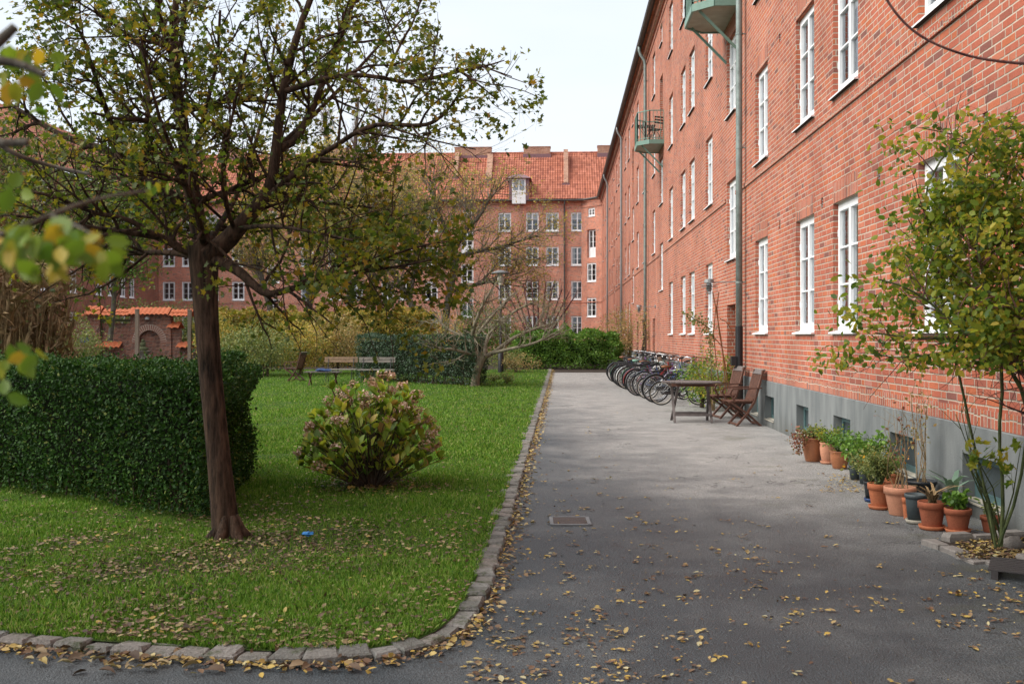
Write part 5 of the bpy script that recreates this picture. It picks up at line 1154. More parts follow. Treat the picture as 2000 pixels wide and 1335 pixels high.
t = thing('added_shade_tree', (-7.2, 3.2, LZ), 'unseen leafy tree added outside the left picture edge to shade the near lawn', 'tree'); tk = MB(); tg = MB(); tips = []; rs = random.Random(77)  # tree out of view, added to cast shade on the near lawn
b0 = Vector((-7.2, 3.2, 0)); tk.tube([b0, b0+Vector((.05, 0, 1.2)), b0+Vector((0, .05, 2.6)), b0+Vector((.1, 0, 4.0)), b0+Vector((.0, .1, 6.5))], [.2, .16, .14, .10, .03], 10)
SS = dict(levels=2, sides=(6, 4, 3), dens=(3.0, 5.0), start=(.2, .1), len=(1.3, .6), seg=(5, 3), rad=(.02, .008), ang=(30, 70), up=.1, wob=.15, curve=0, perseg=9, spread=.09)
for k in range(16):
    a = k*2.4; z = 2.7+.25*k; q = b0+Vector((0, 0, z)); L_ = 2.9-.09*k; e = Vector((math.cos(a)*L_, math.sin(a)*L_*1.05, .5+.05*k)); P_ = [q, q+e*.35+Vector((0, 0, .15)), q+e*.7+Vector((0, 0, .1)), q+e]
    mn = MB(); grow(mn, P_, [.06, .04, .025, .01], 0, SS, tips, rs); tk.add(mn.v[:24], mn.f[:18]); tg.add(mn.v[24:], [tuple(i-24 for i in f) for f in mn.f[18:]])
tk.build('trunk', 'bark', t, True); tg.build('twigs', 'bark', t); T = np.array([tuple(q) for q in tips]); T = T[RNG.random(len(T)) < min(1, 20000/len(T))]; leaves('foliage', T, .10, MAPLE, 'Lmaple', t, up=.8)
#@@OBJ
# ------------------------------------------------------------------ bicycles
def bike_parts(frame_mat, tyre, rim, saddle, basket, guard, lowstep):
    t = bpy.data.objects.new('bicycle', None); COL.objects.link(t); ch = []
    WR = .335; L = 1.04
    def w(cx, front):
        m_ = MB().torus((cx, 0, WR), WR-.018, .018, n=30, m=7); o = m_.build('wheel', tyre, t, True, off=(0, 0, 0))
        r_ = MB().torus((cx, 0, WR), WR-.042, .011, n=30, m=5).build('rim', rim, o, True, off=(0, 0, 0)); s = MB()
        for k in range(20): a = R(18*k); s.tube([(cx, .02*(1 if k % 2 else -1), WR), (cx+(WR-.045)*math.cos(a), 0, WR+(WR-.045)*math.sin(a))], .0022, 3, False)
        s.tube([(cx, -.05, WR), (cx, .05, WR)], .022, 8); so_ = s.build('spokes', 'chrome', o, off=(0, 0, 0)); return (o, [(r_, []), (so_, [])])
    ch.append(w(0, 0)); ch.append(w(L, 1))
    BB = (.44, 0, .29); SE = (.29, 0, .76); HT = (.86, 0, .86); HB = (.90, 0, .70); f = MB()
    f.tube([BB, SE], .016, 8); f.tube([(SE[0], 0, SE[2]), (.275, 0, .84)], .012, 8); f.tube([HT, HB], .019, 8); f.tube([HB, BB], .018, 8)
    if lowstep: f.tube([(.885, 0, .76), (.62, 0, .47), (.40, 0, .42)], .016, 8)
    else: f.tube([(.87, 0, .82), (.30, 0, .73)], .016, 8)
    for s_ in (-.05, .05): f.tube([BB, (0, s_, WR)], .009, 6); f.tube([(.30, 0, .70), (0, s_, WR)], .008, 6); f.tube([HB, (.93, s_, .62), (L, s_, WR)], .010, 6)
    ch.append((f.build('frame', frame_mat, t, True, off=(0, 0, 0)), []))
    s = MB(); s.add([(.13, -.08, .86), (.13, .08, .86), (.22, .075, .875), (.40, .018, .865), (.40, -.018, .865), (.22, -.075, .875), (.14, -.07, .82), (.14, .07, .82), (.38, .015, .835), (.38, -.015, .835)], [(0, 5, 2, 1), (5, 4, 3, 2), (0, 1, 7, 6), (1, 2, 3, 8, 7), (5, 0, 6, 9, 4), (6, 7, 8, 9), (3, 4, 9, 8)])
    ch.append((s.build('saddle', saddle, t, True, off=(0, 0, 0)), []))
    h = MB(); h.tube([HT, (.83, 0, 1.0)], .013, 7); h.tube([(.70, -.28, 1.01), (.80, -.24, 1.04), (.86, -.1, 1.03), (.85, 0, 1.0), (.86, .1, 1.03), (.80, .24, 1.04), (.70, .28, 1.01)], .011, 6)
    hb = h.build('handlebar', 'chrome', t, True, off=(0, 0, 0)); gm = MB(); [gm.tube([(.62, .285*s_, 1.0), (.74, .27*s_, 1.02)], .017, 7) for s_ in (-1, 1)]; gp_ = gm.build('grip', 'rubber', hb, off=(0, 0, 0)); ch.append((hb, [(gp_, [])]))
    c = MB(); c.torus(BB, .085, .006, n=18, m=4); c.tube([(BB[0], .06, BB[2]), (BB[0]+.12, .06, BB[2]-.11)], .009, 5); c.tube([(BB[0], -.06, BB[2]), (BB[0]-.12, -.06, BB[2]+.11)], .009, 5)
    c.box((BB[0]+.07, .06, BB[2]-.13), (BB[0]+.17, .15, BB[2]-.105)); c.box((BB[0]-.17, -.15, BB[2]+.10), (BB[0]-.07, -.06, BB[2]+.125)); c.box((0, .045, WR-.05), (.44, .055, WR+.045)) if guard else None
    ch.append((c.build('crank', 'blackmetal', t, off=(0, 0, 0)), []))
    if guard:
        for cx, a0, a1 in ((0, 10, 190), (L, 20, 170)):
            q = MB(); n_ = 16
            for i in range(n_):
                aa, ab = R(a0+(a1-a0)*i/n_), R(a0+(a1-a0)*(i+1)/n_); rr_ = WR+.018
                q.add([(cx+rr_*math.cos(aa), -.028, WR+rr_*math.sin(aa)), (cx+rr_*math.cos(aa), .028, WR+rr_*math.sin(aa)), (cx+rr_*math.cos(ab), .028, WR+rr_*math.sin(ab)), (cx+rr_*math.cos(ab), -.028, WR+rr_*math.sin(ab))], [(0, 1, 2, 3)])
            ch.append((q.build('mudguard', frame_mat, t, off=(0, 0, 0)), []))
        r_ = MB(); [r_.tube([(-.28, y, .74), (.28, y, .74)], .006, 5) for y in (-.06, 0, .06)]; [r_.tube([(-.2, y, .74), (0, y, WR)], .005, 5) for y in (-.06, .06)]; [r_.tube([(x, -.06, .74), (x, .06, .74)], .005, 5) for x in (-.28, -.1, .1, .28)]
        ch.append((r_.build('rack', 'blackmetal', t, off=(0, 0, 0)), []))
    if basket:
        b = MB(); x0, x1, z0_, z1_ = .92, 1.22, .80, 1.06
        for k in range(9): x = x0+(x1-x0)*k/8; [b.tube([(x, y*.85, z0_), (x, y, z1_)], .003, 3, False) for y in (-.17, .17)]
        for k in range(9): y = -.17+.34*k/8; [b.tube([(x, y*.85, z0_), (x, y, z1_)], .003, 3, False) for x in (x0, x1)]
        for k in range(5): z = z0_+(z1_-z0_)*k/4; b.tube([(x0, -.16, z), (x1, -.16, z), (x1, .16, z), (x0, .16, z), (x0, -.16, z)], .0035 if k < 4 else .007, 3, False)
        b.box((x0, -.145, z0_), (x1, .145, z0_+.006)); ch.append((b.build('basket', basket, t, off=(0, 0, 0)), []))
    l = MB().tube([(.94, 0, .90), (.99, 0, .90)], .03, 8); ch.append((l.build('headlight', 'chrome', t, off=(0, 0, 0)), []))
    return t, ch
def bcopy(o, ch, parent=None):
    c = o.copy(); COL.objects.link(c); c.parent = parent
    for a, b in ch: bcopy(a, b, c)
    return c
plain('bikeblue', (.03, .06, .16), .35, .1); plain('bikered', (.22, .02, .02), .35, .1); plain('bikesilver', (.40, .42, .44), .3, .1, 5, .001, .6); plain('bikegreen', (.03, .10, .05), .35, .1); plain('bikepurple', (.16, .08, .22), .4, .1); plain('bikewhite', (.65, .65, .63), .35, .05); plain('bikeblack', (.015, .015, .017), .3, .1)
VAR = [
 ('bikeblack', 'rubber', 'rimcream', 'rubber', None, True, True, 'black'),
 ('bikesilver', 'rubber', 'chrome', 'rubber', None, False, False, 'silver'),
 ('bikeblue', 'rubber', 'chrome', 'rubber', 'blackmetal', True, True, 'dark blue'),
 ('bikeblack', 'rubber', 'chrome', 'leatherbrown', 'blackmetal', True, True, 'black'),
 ('bikered', 'rubber', 'chrome', 'rubber', None, True, True, 'dark red'),
 ('bikewhite', 'rubber', 'rimcream', 'mint', 'slatwood', True, True, 'white'),
 ('bikegreen', 'rubber', 'chrome', 'rubber', None, True, False, 'dark green'),
 ('bikepurple', 'rubber', 'chrome', 'rubber', None, False, True, 'purple'),
]
protos = [bike_parts(*v[:7]) for v in VAR]; used = [False]*len(VAR)
ordn = ['nearest the table', 'second from the table', 'third from the table', 'fourth from the table', 'fifth from the table', 'sixth from the table', 'seventh from the table', 'eighth from the table', 'ninth from the table', 'tenth from the table', 'eleventh from the table', 'twelfth from the table', 'thirteenth from the table', 'fourteenth from the table', 'fifteenth from the table', 'sixteenth from the table', 'seventeenth from the table', 'eighteenth from the table', 'nineteenth from the table', 'farthest from the table']
seq = [0, 3, 1, 0, 2, 7, 0, 4, 3, 6, 5, 1, 3, 2, 6, 0, 7, 3, 1, 0]
acc = {0: 'cream rims and rear rack', 1: 'no mudguards', 2: 'wire basket in front', 3: 'brown saddle and wire basket', 4: 'black saddle and mudguards', 5: 'mint saddle and wicker basket', 6: 'crossbar frame and rack', 7: 'slim low frame'}
for i, vi in enumerate(seq):
    f_ = i/19; y = 23.3+12.4*f_+random.uniform(-.12, .12); x = 2.22-.35*f_+random.uniform(-.10, .10); x = x if i else 2.28
    o, ch = protos[vi]
    b = o if not used[vi] else bcopy(o, ch); used[vi] = True
    b.location = (x, y, .004); b.rotation_euler = (R(random.uniform(4, 9)), 0, R(random.uniform(-14, 22)))
    if i == 0: b.rotation_euler = (R(8), 0, R(3)); b.scale = (.82, .82, .82)
    tag(b, '%s bicycle with %s, %s in the row' % (VAR[vi][7], acc[vi], ordn[i]), 'bicycle', 'bicycles parked against the brick wall')
b = bcopy(*protos[1]); q = gp(1150, 716); b.location = (q.x-.4, q.y-.15, .02); b.rotation_euler = (R(5), 0, R(35)); tag(b, 'silver bicycle half hidden in the green hedge at the path end', 'bicycle', 'bicycles parked against the brick wall')

# ------------------------------------------------------------------ table and folding armchairs
def armchair(loc, rz, label, mat='teak', topmat='teakgrey', group='wooden folding armchairs'):
    t = thing('folding_armchair', loc, label, 'chair', group, rz)
    for s_ in (-1, 1):
        y = .25*s_; m_ = MB()
        for a, b in (((-.20, 0), (-.02, .20)), ((-.02, .20), (.12, .42)), ((.12, .42), (.20, .68)), ((.20, .68), (.275, .97))): m_.beam((a[0], y, a[1]), (b[0], y, b[1]), .032, .062, (0, 1, 0))
        m_.build('back_post', mat, t, off=(0, 0, 0))
        m_ = MB()
        for a, b in (((.25, 0), (.0, .22)), ((.0, .22), (-.30, .43))): m_.beam((a[0], y*.84, a[1]), (b[0], y*.84, b[1]), .032, .060, (0, 1, 0))
        m_.build('leg', mat, t, off=(0, 0, 0)); m_ = MB()
        m_.beam((-.27, y*1.08, .645), (.24, y*1.08, .66), .055, .022); m_.beam((-.27, y*1.08, .64), (-.31, y*1.08, .56), .03, .03); m_.beam((-.31, y*1.08, .57), (-.22, y*1.08, .42), .03, .03)
        m_.build('armrest', mat, t, off=(0, 0, 0))
    m_ = MB(); [m_.box((-.31+.062*k, -.23, .418+.0*k), (-.31+.062*k+.05, .23, .438)) for k in range(7)]; m_.box((-.31, -.19, .385), (.12, -.165, .417)); m_.box((-.31, .165, .385), (.12, .19, .417)); m_.build('seat', mat, t, off=(0, 0, 0))
    m_ = MB(); prof = [(.11, .46), (.16, .60), (.20, .74), (.25, .90)]
    for k in range(7):
        y = -.21+.07*k
        for i in range(3): a, b = prof[i], prof[i+1]; m_.beam((a[0], y, a[1]), (b[0], y, b[1]), .05, .016, (0, 1, 0)) if False else m_.add([(a[0], y-.026, a[1]), (a[0], y+.026, a[1]), (b[0], y+.026, b[1]), (b[0], y-.026, b[1]), (a[0]+.015, y-.026, a[1]), (a[0]+.015, y+.026, a[1]), (b[0]+.015, y+.026, b[1]), (b[0]+.015, y-.026, b[1])], [(0, 1, 2, 3), (4, 7, 6, 5), (0, 3, 7, 4), (1, 5, 6, 2)])
    m_.box((.10, -.24, .44), (.13, .24, .475)); m_.build('backrest', mat, t, off=(0, 0, 0))
    m_ = MB(); m_.add([(.235, -.265, .90), (.235, .265, .90), (.285, .265, .985), (.285, -.265, .985), (.262, -.265, .895), (.262, .265, .895), (.32, .265, .975), (.32, -.265, .975)], [(0, 1, 2, 3), (7, 6, 5, 4), (3, 2, 6, 7), (0, 4, 5, 1), (0, 3, 7, 4), (1, 5, 6, 2)]); m_.build('top_rail', topmat, t, off=(0, 0, 0))
    m_ = MB(); m_.beam((-.17, -.24, .03), (-.17, .24, .03), .03, .03); m_.beam((.2, -.2, .045), (.2, .2, .045), .03, .03); m_.build('stretcher', mat, t, off=(0, 0, 0)); return t
q = gp(1457, 832); armchair((q.x, q.y+.25, .0), R(6), 'dark teak folding armchair nearest the concrete plinth facing the table')
q = gp(1425, 818); armchair((q.x-.02, q.y+.35, .0), R(10), 'dark teak folding armchair half hidden between table and downpipe')
q = gp(1355, 826); t = thing('garden_table', (q.x, q.y+.35, 0), 'dark weathered octagonal folding table on crossed slat legs', 'table'); m_ = MB()
oc = [(.53*math.cos(R(22.5+45*k))/math.cos(R(22.5))*1.0, .50*math.sin(R(22.5+45*k))/math.cos(R(22.5))) for k in range(8)]
for k in range(12):      # slats clipped by the octagon
    y0_, y1_ = -.49+.082*k, -.49+.082*k+.075; ym = max(abs(y0_), abs(y1_)); xl = .53 if ym < .22 else .53-(ym-.22)*1.1
    m_.box((-xl, y0_, .712), (xl, min(y1_, .5), .735))
m_.build('tabletop', 'teakgrey', t, off=(0, 0, 0)); m_ = MB(); m_.box((-.36, -.33, .655), (.36, -.305, .711)); m_.box((-.36, .305, .655), (.36, .33, .711)); m_.box((-.385, -.33, .655), (-.361, .33, .711)); m_.box((.361, -.33, .655), (.385, .33, .711)); m_.build('apron', 'teak', t, off=(0, 0, 0))
for sx in (-1, 1):
    for s_ in (-1, 1):
        m_ = MB().beam((sx*.33, -.30*s_, 0), (sx*.30+sx*.03*s_, .30*s_, .66), .03, .045, (1, 0, 0)); m_.build('leg', 'teakgrey', t, off=(0, 0, 0))
m_ = MB(); m_.beam((-.33, -.22, .14), (.33, -.22, .14), .03, .045); m_.beam((-.33, .22, .14), (.33, .22, .14), .03, .045); m_.build('stretcher', 'teakgrey', t, off=(0, 0, 0))

# ------------------------------------------------------------------ benches, chair at the back of the lawn
def bench(px0, px1, py, mat, label):
    a, b = gp(px0, py), gp(px1, py); c = (a+b)/2; L_ = (b-a).length; t = thing('park_bench', (c.x, c.y, LZ), label, 'bench', 'slatted benches by the yew hedge', math.atan2(b.y-a.y, b.x-a.x))
    m_ = MB(); [m_.box((-L_/2, .28+.0*k, .66+.095*k), (L_/2, .30, .74+.095*k)) for k in range(2)]; m_.build('backrest', mat, t, off=(0, 0, 0))
    m_ = MB(); [m_.box((-L_/2, -.20+.11*k, .42), (L_/2, -.11+.11*k, .445)) for k in range(4)]; m_.build('seat', 'slatgrey', t, off=(0, 0, 0))
    for x in (-L_*.38, L_*.38):
        m_ = MB(); m_.tube([(x, -.22, 0), (x, -.17, .41), (x, .15, .41), (x, .31, .85)], .012, 6); m_.tube([(x, .28, 0), (x, .1, .41)], .012, 6); m_.tube([(x, -.2, .2), (x, .2, .2)], .01, 5); m_.build('leg', 'blackmetal', t, off=(0, 0, 0))
bench(631, 696, 749, 'slatwood', 'warm brown slatted bench, left of the two benches'); bench(699, 770, 750, 'slatgrey', 'grey weathered slatted bench, right of the two benches')
q = gp(578, 746); armchair((q.x, q.y, LZ), R(-8), 'dark folding armchair standing alone left of the benches')
q = gp(636, 753); t = thing('low_table', (q.x, q.y-.35, LZ), 'low dark slatted table in front of the left bench', 'table'); m_ = MB(); [m_.box((-.55, -.24+.1*k, .40), (.55, -.16+.1*k, .425)) for k in range(5)]; m_.build('tabletop', 'teakgrey', t, off=(0, 0, 0))
for x in (-.4, .4):
    for s_ in (-1, 1): MB().beam((x, -.2*s_, 0), (x, .2*s_, .4), .03, .035, (1, 0, 0)).build('leg', 'teak', t, off=(0, 0, 0))
m_ = MB(); m_.ico((q.x+.02, q.y-.35, LZ+.425+.045), .22, 4, .3, (1.2, .8, .22), 10); o = m_.build('folded_blanket', 'bluecloth', None, off=(q.x, q.y-.35, LZ+.42)); o.location = (q.x, q.y-.35, LZ+.42); tag(o, 'crumpled dark blue cloth lying on the low slatted table', 'cloth')
# ------------------------------------------------------------------ garden lamp
q = gp(978, 729); t = thing('garden_lamp', (q.x, q.y, .02), 'black pole lamp with flat disc hood beside the apple tree', 'street lamp')
MB().lathe([(.12, 0), (.12, .9), (.075, .95), (.05, 1.0), (.045, 3.72)], (q.x, q.y, .02), 12).build('pole', 'blackmetal', t, True)
o = MB().lathe([(.06, 3.70), (.13, 3.74), (.15, 3.95), (.10, 4.0), (.12, 4.1)], (q.x, q.y, .02), 16).build('lantern', 'basin', t, True); MB().lathe([(.001, 3.62), (.06, 3.64), (.10, 3.70), (.08, 3.74)], (q.x, q.y, .02), 14).build('globe', 'cream', o, True)
MB().lathe([(.38, 4.12), (.39, 4.15), (.2, 4.22), (.001, 4.26)], (q.x, q.y, .02), 20).build('hood', 'lead', t, True)

# ------------------------------------------------------------------ fountain wall
DW = 56.0; plain('brickred', (.24, .085, .055), .9, .3, 9); plain('mortar', (.50, .46, .40), .9, .1)
c0 = pt(270, 700, DW); t = thing('fountain_wall', (c0.x, c0.y, 0), 'small brick garden wall with round arch niche and orange tile coping', 'garden wall'); WYt = c0.y
def fx(px, y=None): return xof(px, y or WYt)
def fz(py): return H+(HY-py)/F*DW
w_ = MB(); w_.box((fx(173), WYt-.12, 0), (fx(197), WYt+.25, fz(614))); w_.box((fx(130), WYt+.10, 0), (fx(173)-.002, WYt+.25, fz(628))); w_.box((fx(197)+.002, WYt+.08, 0), (fx(256)-.002, WYt+.24, fz(631)))
# middle mass with arch niche
acx, acz = fx(293), fz(667); ri = 22/F*DW; ro = 33/F*DW; xa, xb = fx(256), fx(335); zt = fz(614); N_ = 16; yf, yb = WYt-.10, WYt+.10
arcp = [(acx+ri*math.cos(math.pi*k/N_), acz+ri*math.sin(math.pi*k/N_)) for k in range(N_+1)]
outer = [(xb, acz)]+[(acx+(xb-acx)*1.0, zt)]
def col_(x): return zt
# front face: strips above the arch and both sides
for k in range(N_): (x0_, z0_), (x1_, z1_) = arcp[k], arcp[k+1]; w_.add([(x0_, yf, z0_), (x1_, yf, z1_), (x1_, yf, zt), (x0_, yf, zt)], [(0, 1, 2, 3)]); w_.add([(x0_, yf, z0_), (x1_, yf, z1_), (x1_, yb, z1_), (x0_, yb, z0_)], [(0, 1, 2, 3)])
w_.box((xa, yf, 0), (acx-ri, yb, zt)) ; w_.box((acx+ri, yf, 0), (xb, yb, zt)); w_.box((xa, yb+.002, 0), (xb, yb+.2, zt)); w_.add([(xa, yf, zt), (xb, yf, zt), (xb, yb, zt), (xa, yb, zt)], [(0, 1, 2, 3)])
w_.box((xb+.002, WYt+.0, 0), (fx(352), WYt+.24, fz(640))); w_.box((fx(352)+.002, WYt+.08, 0), (fx(374), WYt+.24, fz(676)))
w_.build('wall', 'brickG', t)
ar = MB()
for k in range(21):
    a0, a1 = math.pi*(k+.2)/21, math.pi*(k+.8)/21; v = []
    for rr_, aa in ((ri+.004, a0), (ro, a0), (ro, a1), (ri+.004, a1)): v.append((acx+rr_*math.cos(aa), acz+rr_*math.sin(aa)))
    ar.add([(x, yf-.015, z) for x, z in v]+[(x, yf+.01, z) for x, z in v], [(0, 1, 2, 3), (0, 4, 5, 1), (1, 5, 6, 2), (2, 6, 7, 3), (3, 7, 4, 0)])
ar.build('arch', 'brickred', t); mo = MB()
for k in range(20):
    a0, a1 = math.pi*k/20, math.pi*(k+1)/20; v = [(acx+q_*math.cos(w0), acz+q_*math.sin(w0)) for q_, w0 in ((ri+.003, a0), (ro+.02, a0), (ro+.02, a1), (ri+.003, a1))]; mo.add([(x, yf-.006, z) for x, z in v], [(0, 1, 2, 3)])
mo.build('arch_mortar', 'mortar', t)
def tiles(px0, px1, pyt, pyb, rows=1):
    c = MB(); a, b = fx(px0), fx(px1); n_ = max(2, int((b-a)/.23)); wd = (b-a)/n_; zt_, zb_ = fz(pyt), fz(pyb)
    for r_ in range(rows):
        z1_ = zt_-(zt_-zb_)*r_/rows; z0_ = zt_-(zt_-zb_)*(r_+1)/rows; yy1 = WYt+.16-.5*r_/rows; yy0 = WYt+.16-.5*(r_+1)/rows-.05
        for k in range(n_):
            for s in range(3):
                u0, u1 = k+s/3, k+(s+1)/3; h0, h1 = (.0, .06, .045, 0)[s], (.0, .06, .045, 0)[s+1]
                c.add([(a+wd*u0, yy1, z1_+h0), (a+wd*u1, yy1, z1_+h1), (a+wd*u1, yy0, z0_+h1+.02), (a+wd*u0, yy0, z0_+h0+.02), (a+wd*u1, yy0, z0_+h1-.0), (a+wd*u0, yy0, z0_+h0-.0)], [(0, 1, 2, 3), (3, 2, 4, 5)])
    c.add([(a, WYt+.16, zt_), (b, WYt+.16, zt_), (b, WYt+.60, zb_), (a, WYt+.60, zb_)], [(0, 1, 2, 3)]); c.build('tile_coping', 'tileorange', t)
tiles(169, 200, 598, 615, 2); tiles(200, 256, 604, 617, 2); tiles(254, 333, 601, 615, 1); tiles(333, 376, 605, 618, 2); tiles(190, 238, 666, 679, 1); tiles(329, 353, 629, 641, 1); tiles(347, 376, 668, 679, 1); tiles(162, 171, 612, 618, 1)
m_ = MB(); m_.box((fx(197), WYt-.05, fz(628)), (fx(256), WYt+.08, fz(623))); m_.box((fx(197), WYt-.02, fz(700)), (fx(199), WYt+.02, fz(628))); m_.build('pergola_beam', 'moss', t)
m_ = MB(); m_.tube([(fx(285), yf-.15, fz(621)), (fx(293), yf-.02, fz(621))], .03, 6); m_.lathe([(.001, .10), (.12, .09), (.15, -.05), (.001, -.06)], (fx(291), yf-.10, fz(622)), 12); m_.build('spotlight', 'zincgrey', t)
fxx, fyy = fx(291), WYt-.75
t = thing('stone_fountain', (fxx, fyy, 0), 'small stone shell fountain in front of the brick niche', 'fountain'); MB().lathe([(.30, 0), (.24, .1), (.16, .25), (.14, .42), (.22, .50)], (fxx, fyy, 0), 14).build('pedestal', 'basin', t, True)
MB().lathe([(.20, .49), (.30, .62), (.42, .72), (.46, .76), (.42, .76), (.3, .68), (.001, .64)], (fxx, fyy, 0), 20).build('basin', 'basin', t, True)
m_ = MB(); m_.ico((fxx, fyy, .85), .27, 3, .2, (1.1, .9, .6)); m_.ico((fxx-.02, fyy, 1.08), .18, 5, .2, (1, .9, 1.0)); m_.ico((fxx-.02, fyy, 1.28), .10, 6, .15); m_.build('figure', 'moss', t, True)
for px, py0, dd, lb in ((268, 605, 53, 'left of the two grey wooden posts before the brick niche'), (370.5, 606, 52, 'right of the two grey wooden posts, near the maple trunk')):
    b = pt(px, 655, dd); m_ = MB(); m_.box((b.x-.085, b.y-.085, 0), (b.x+.085, b.y+.085, H+(HY-py0)/F*dd)); o = thing('wooden_post', (b.x, b.y, 0), lb, 'post', 'wooden posts by the fountain'); m_.build('post', 'postwood', o)
    MB().box((b.x-.10, b.y-.10, H+(HY-py0)/F*dd), (b.x+.10, b.y+.10, H+(HY-py0)/F*dd+.04)).build('cap', 'slatgrey', o)
b = pt(157, 688, 47); m_ = MB().box((-.28, -.02, 0), (.28, .02, .36)); m_.box((-.27, -.4, -.02), (.27, 0, .0)); [m_.box((x-.02, y-.02, -.42), (x+.02, y+.02, -.02)) for x in (-.25, .25) for y in (-.35, -.03)]
o = m_.build('garden_chair', 'teakgrey', None, off=(0, 0, 0)); o.location = (b.x, b.y, .45); tag(o, 'grey wooden chair back left of the fountain wall', 'chair')
m_ = MB().box((-.2, -.14, 0), (.2, .14, .22)); m_.box((-.22, -.16, .221), (.22, .16, .25)); o = m_.build('storage_box', 'bikeblue', None, off=(0, 0, 0)); b = pt(168, 668, 50); o.location = (b.x, b.y, b.z); tag(o, 'small blue box beside the left pier of the fountain wall', 'box')

# ------------------------------------------------------------------ pots along the wall
def pot(px, pyb, dep_w, hpx, mat, style, label, plant=None, saucer=None, pm='Lolive', seed=0, ph=.3, pr_=.2, n=300, lsz=.04, dx=0, dy=0, stm=8):
    g_ = gp(px, pyb); dep = H*F/(pyb-HY); sc = dep/F; r = dep_w/2*sc; h = hpx*sc; x, y = g_.x+dx, g_.y+r+dy
    if x > WX-.05-r: x = WX-.05-r
    t = thing('potted_plant' if plant else 'flower_pot', (x, y, 0), label, 'potted plant' if plant else 'flower pot', 'pots along the plinth'); z0_ = .0
    if saucer: MB().lathe([(.001, .004), (r*.86, .004), (r*.95, .035), (r*.92, .036), (r*.84, .012), (.001, .012)], (x, y, 0), 24).build('saucer', saucer, t, True); z0_ = .013
    if style == 'pot': pf = [(.001, 0), (r*.62, 0), (r*.66, .01), (r*.90, h*.74), (r*.905, h*.75), (r, h*.755), (r*1.0, h*.98), (r*.97, h), (r*.90, h), (r*.87, h*.88), (.001, h*.88)]
    elif style == 'urn': pf = [(.001, 0), (r*.62, 0), (r*.70, h*.05), (r*.92, h*.45), (r*.97, h*.72), (r*.92, h*.90), (r*1.0, h*.95), (r*1.0, h), (r*.88, h), (r*.84, h*.9), (.001, h*.9)]
    else: pf = [(.001, 0), (r*.70, 0), (r*.92, h*.8), (r*.93, h*.86), (r*1.02, h*.87), (r*1.02, h), (r*.95, h), (r*.92, h*.88), (.001, h*.86)]
    po = MB().lathe(pf, (x, y, z0_), 28).build('pot', mat, t, True)
    MB().lathe([(r*.86, h*.89), (r*.5, h*.915), (.001, h*.90)], (x, y, z0_), 20).build('soil', 'soil', t)
    zt = h*.9+z0_; rs = random.Random(seed)
    if plant == 'bush':
        st = MB(); ends = []
        for i in range(stm):
            a = rs.uniform(0, 6.28); q = rs.random()**.5; e = Vector((math.cos(a)*pr_*q, math.sin(a)*pr_*q, ph*rs.uniform(.6, 1))); b0 = Vector((x, y, zt)); p = [b0+Vector((math.cos(a)*r*.2, math.sin(a)*r*.2, 0)), b0+e*.5+Vector((0, 0, ph*.1)), b0+e]; st.tube(p, [.005, .004, .002], 4, False); ends += [p[1], p[2], p[1].lerp(p[2], .5)]
        st.build('stems', 'stemgreen', t); E = np.array([tuple(q) for q in ends]); P = E[RNG.integers(0, len(E), n)]+RNG.normal(size=(n, 3))*np.array([pr_*.22, pr_*.22, ph*.14]); P = P[P[:, 2] > zt-.02]; leaves('foliage', P, lsz, OVAL, pm, t, up=.7)
    elif plant == 'strap':
        a = RNG.uniform(0, 6.28, n); fd_ = np.stack([np.cos(a)*.6, np.sin(a)*.6, np.full(n, .8)], 1); nn_ = np.stack([-np.cos(a), -np.sin(a), np.full(n, .8)], 1); P = np.tile(np.array([x, y, zt]), (n, 1))+RNG.normal(size=(n, 3))*.012; P[:, 2] = zt
        polymesh('foliage', [(a_*lsz, b_, c_*1.6-.0) for a_, b_, c_ in STRAP[0]], STRAP[1], P, fd_, nn_, ph*(1+RNG.uniform(-.3, .3, n)), pm, t)
    elif plant == 'canes':
        st = MB(); ends = []
        for i in range(stm):
            p = [Vector((x+rs.uniform(-.4, .4)*r, y+rs.uniform(-.4, .4)*r, zt))]; 
            for k in range(5): p.append(p[-1]+Vector((rs.gauss(0, pr_*.16), rs.gauss(0, pr_*.16), ph/5*rs.uniform(.7, 1.2))))
            st.tube(p, [.0045, .004, .0035, .003, .002, .001], 4, False); ends += p[2:]
            for k in (2, 3, 4): e = p[k]+Vector((rs.gauss(0, .07), rs.gauss(0, .07), .08)); st.tube([p[k], e], [.002, .001], 3, False); ends.append(e)
        st.build('stems', 'straw', t); E = np.array([tuple(q) for q in ends]); P = E[RNG.integers(0, len(E), n)]+RNG.normal(size=(n, 3))*.02
        leaves('foliage', P, lsz, OVAL, pm, t)
    return t
t = pot(1593, 903, 42, 47, 'glazedbrown', 'urn', 'large brown glazed urn with reddish trailing leaves, farthest of the pots', 'bush', None, 'Lolive', 1, .16, .20, 420, .032, stm=16)
x, y, _ = t.location; P = np.array([x-.17, y-.08, .30])+RNG.normal(size=(260, 3))*np.array([.075, .06, .055]); P2 = np.array([x-.20, y-.1, .17])+RNG.normal(size=(70, 3))*np.array([.03, .03, .04]); leaves('trailing_leaves', np.concatenate([P, P2]), .032, OVAL, 'Lred', t)
pot(1620, 907, 30, 40, 'terracottapale', 'urn', 'slim terracotta urn on a saucer between two brown urns', 'bush', 'terracottapale', 'Lrose', 2, .20, .17, 420, .03, stm=14)
pot(1645, 917, 38, 35, 'glazedbrown', 'urn', 'brown glazed urn with dense green leaves, third from the far end', 'bush', None, 'Lgreen', 3, .22, .21, 800, .026, stm=22)
pot(1674, 938, 26, 30, 'plasticgrey', 'tub', 'grey plastic pot with broad green leaves right of the urns', 'bush', None, 'Lgreen', 4, .26, .24, 420, .05, stm=14)
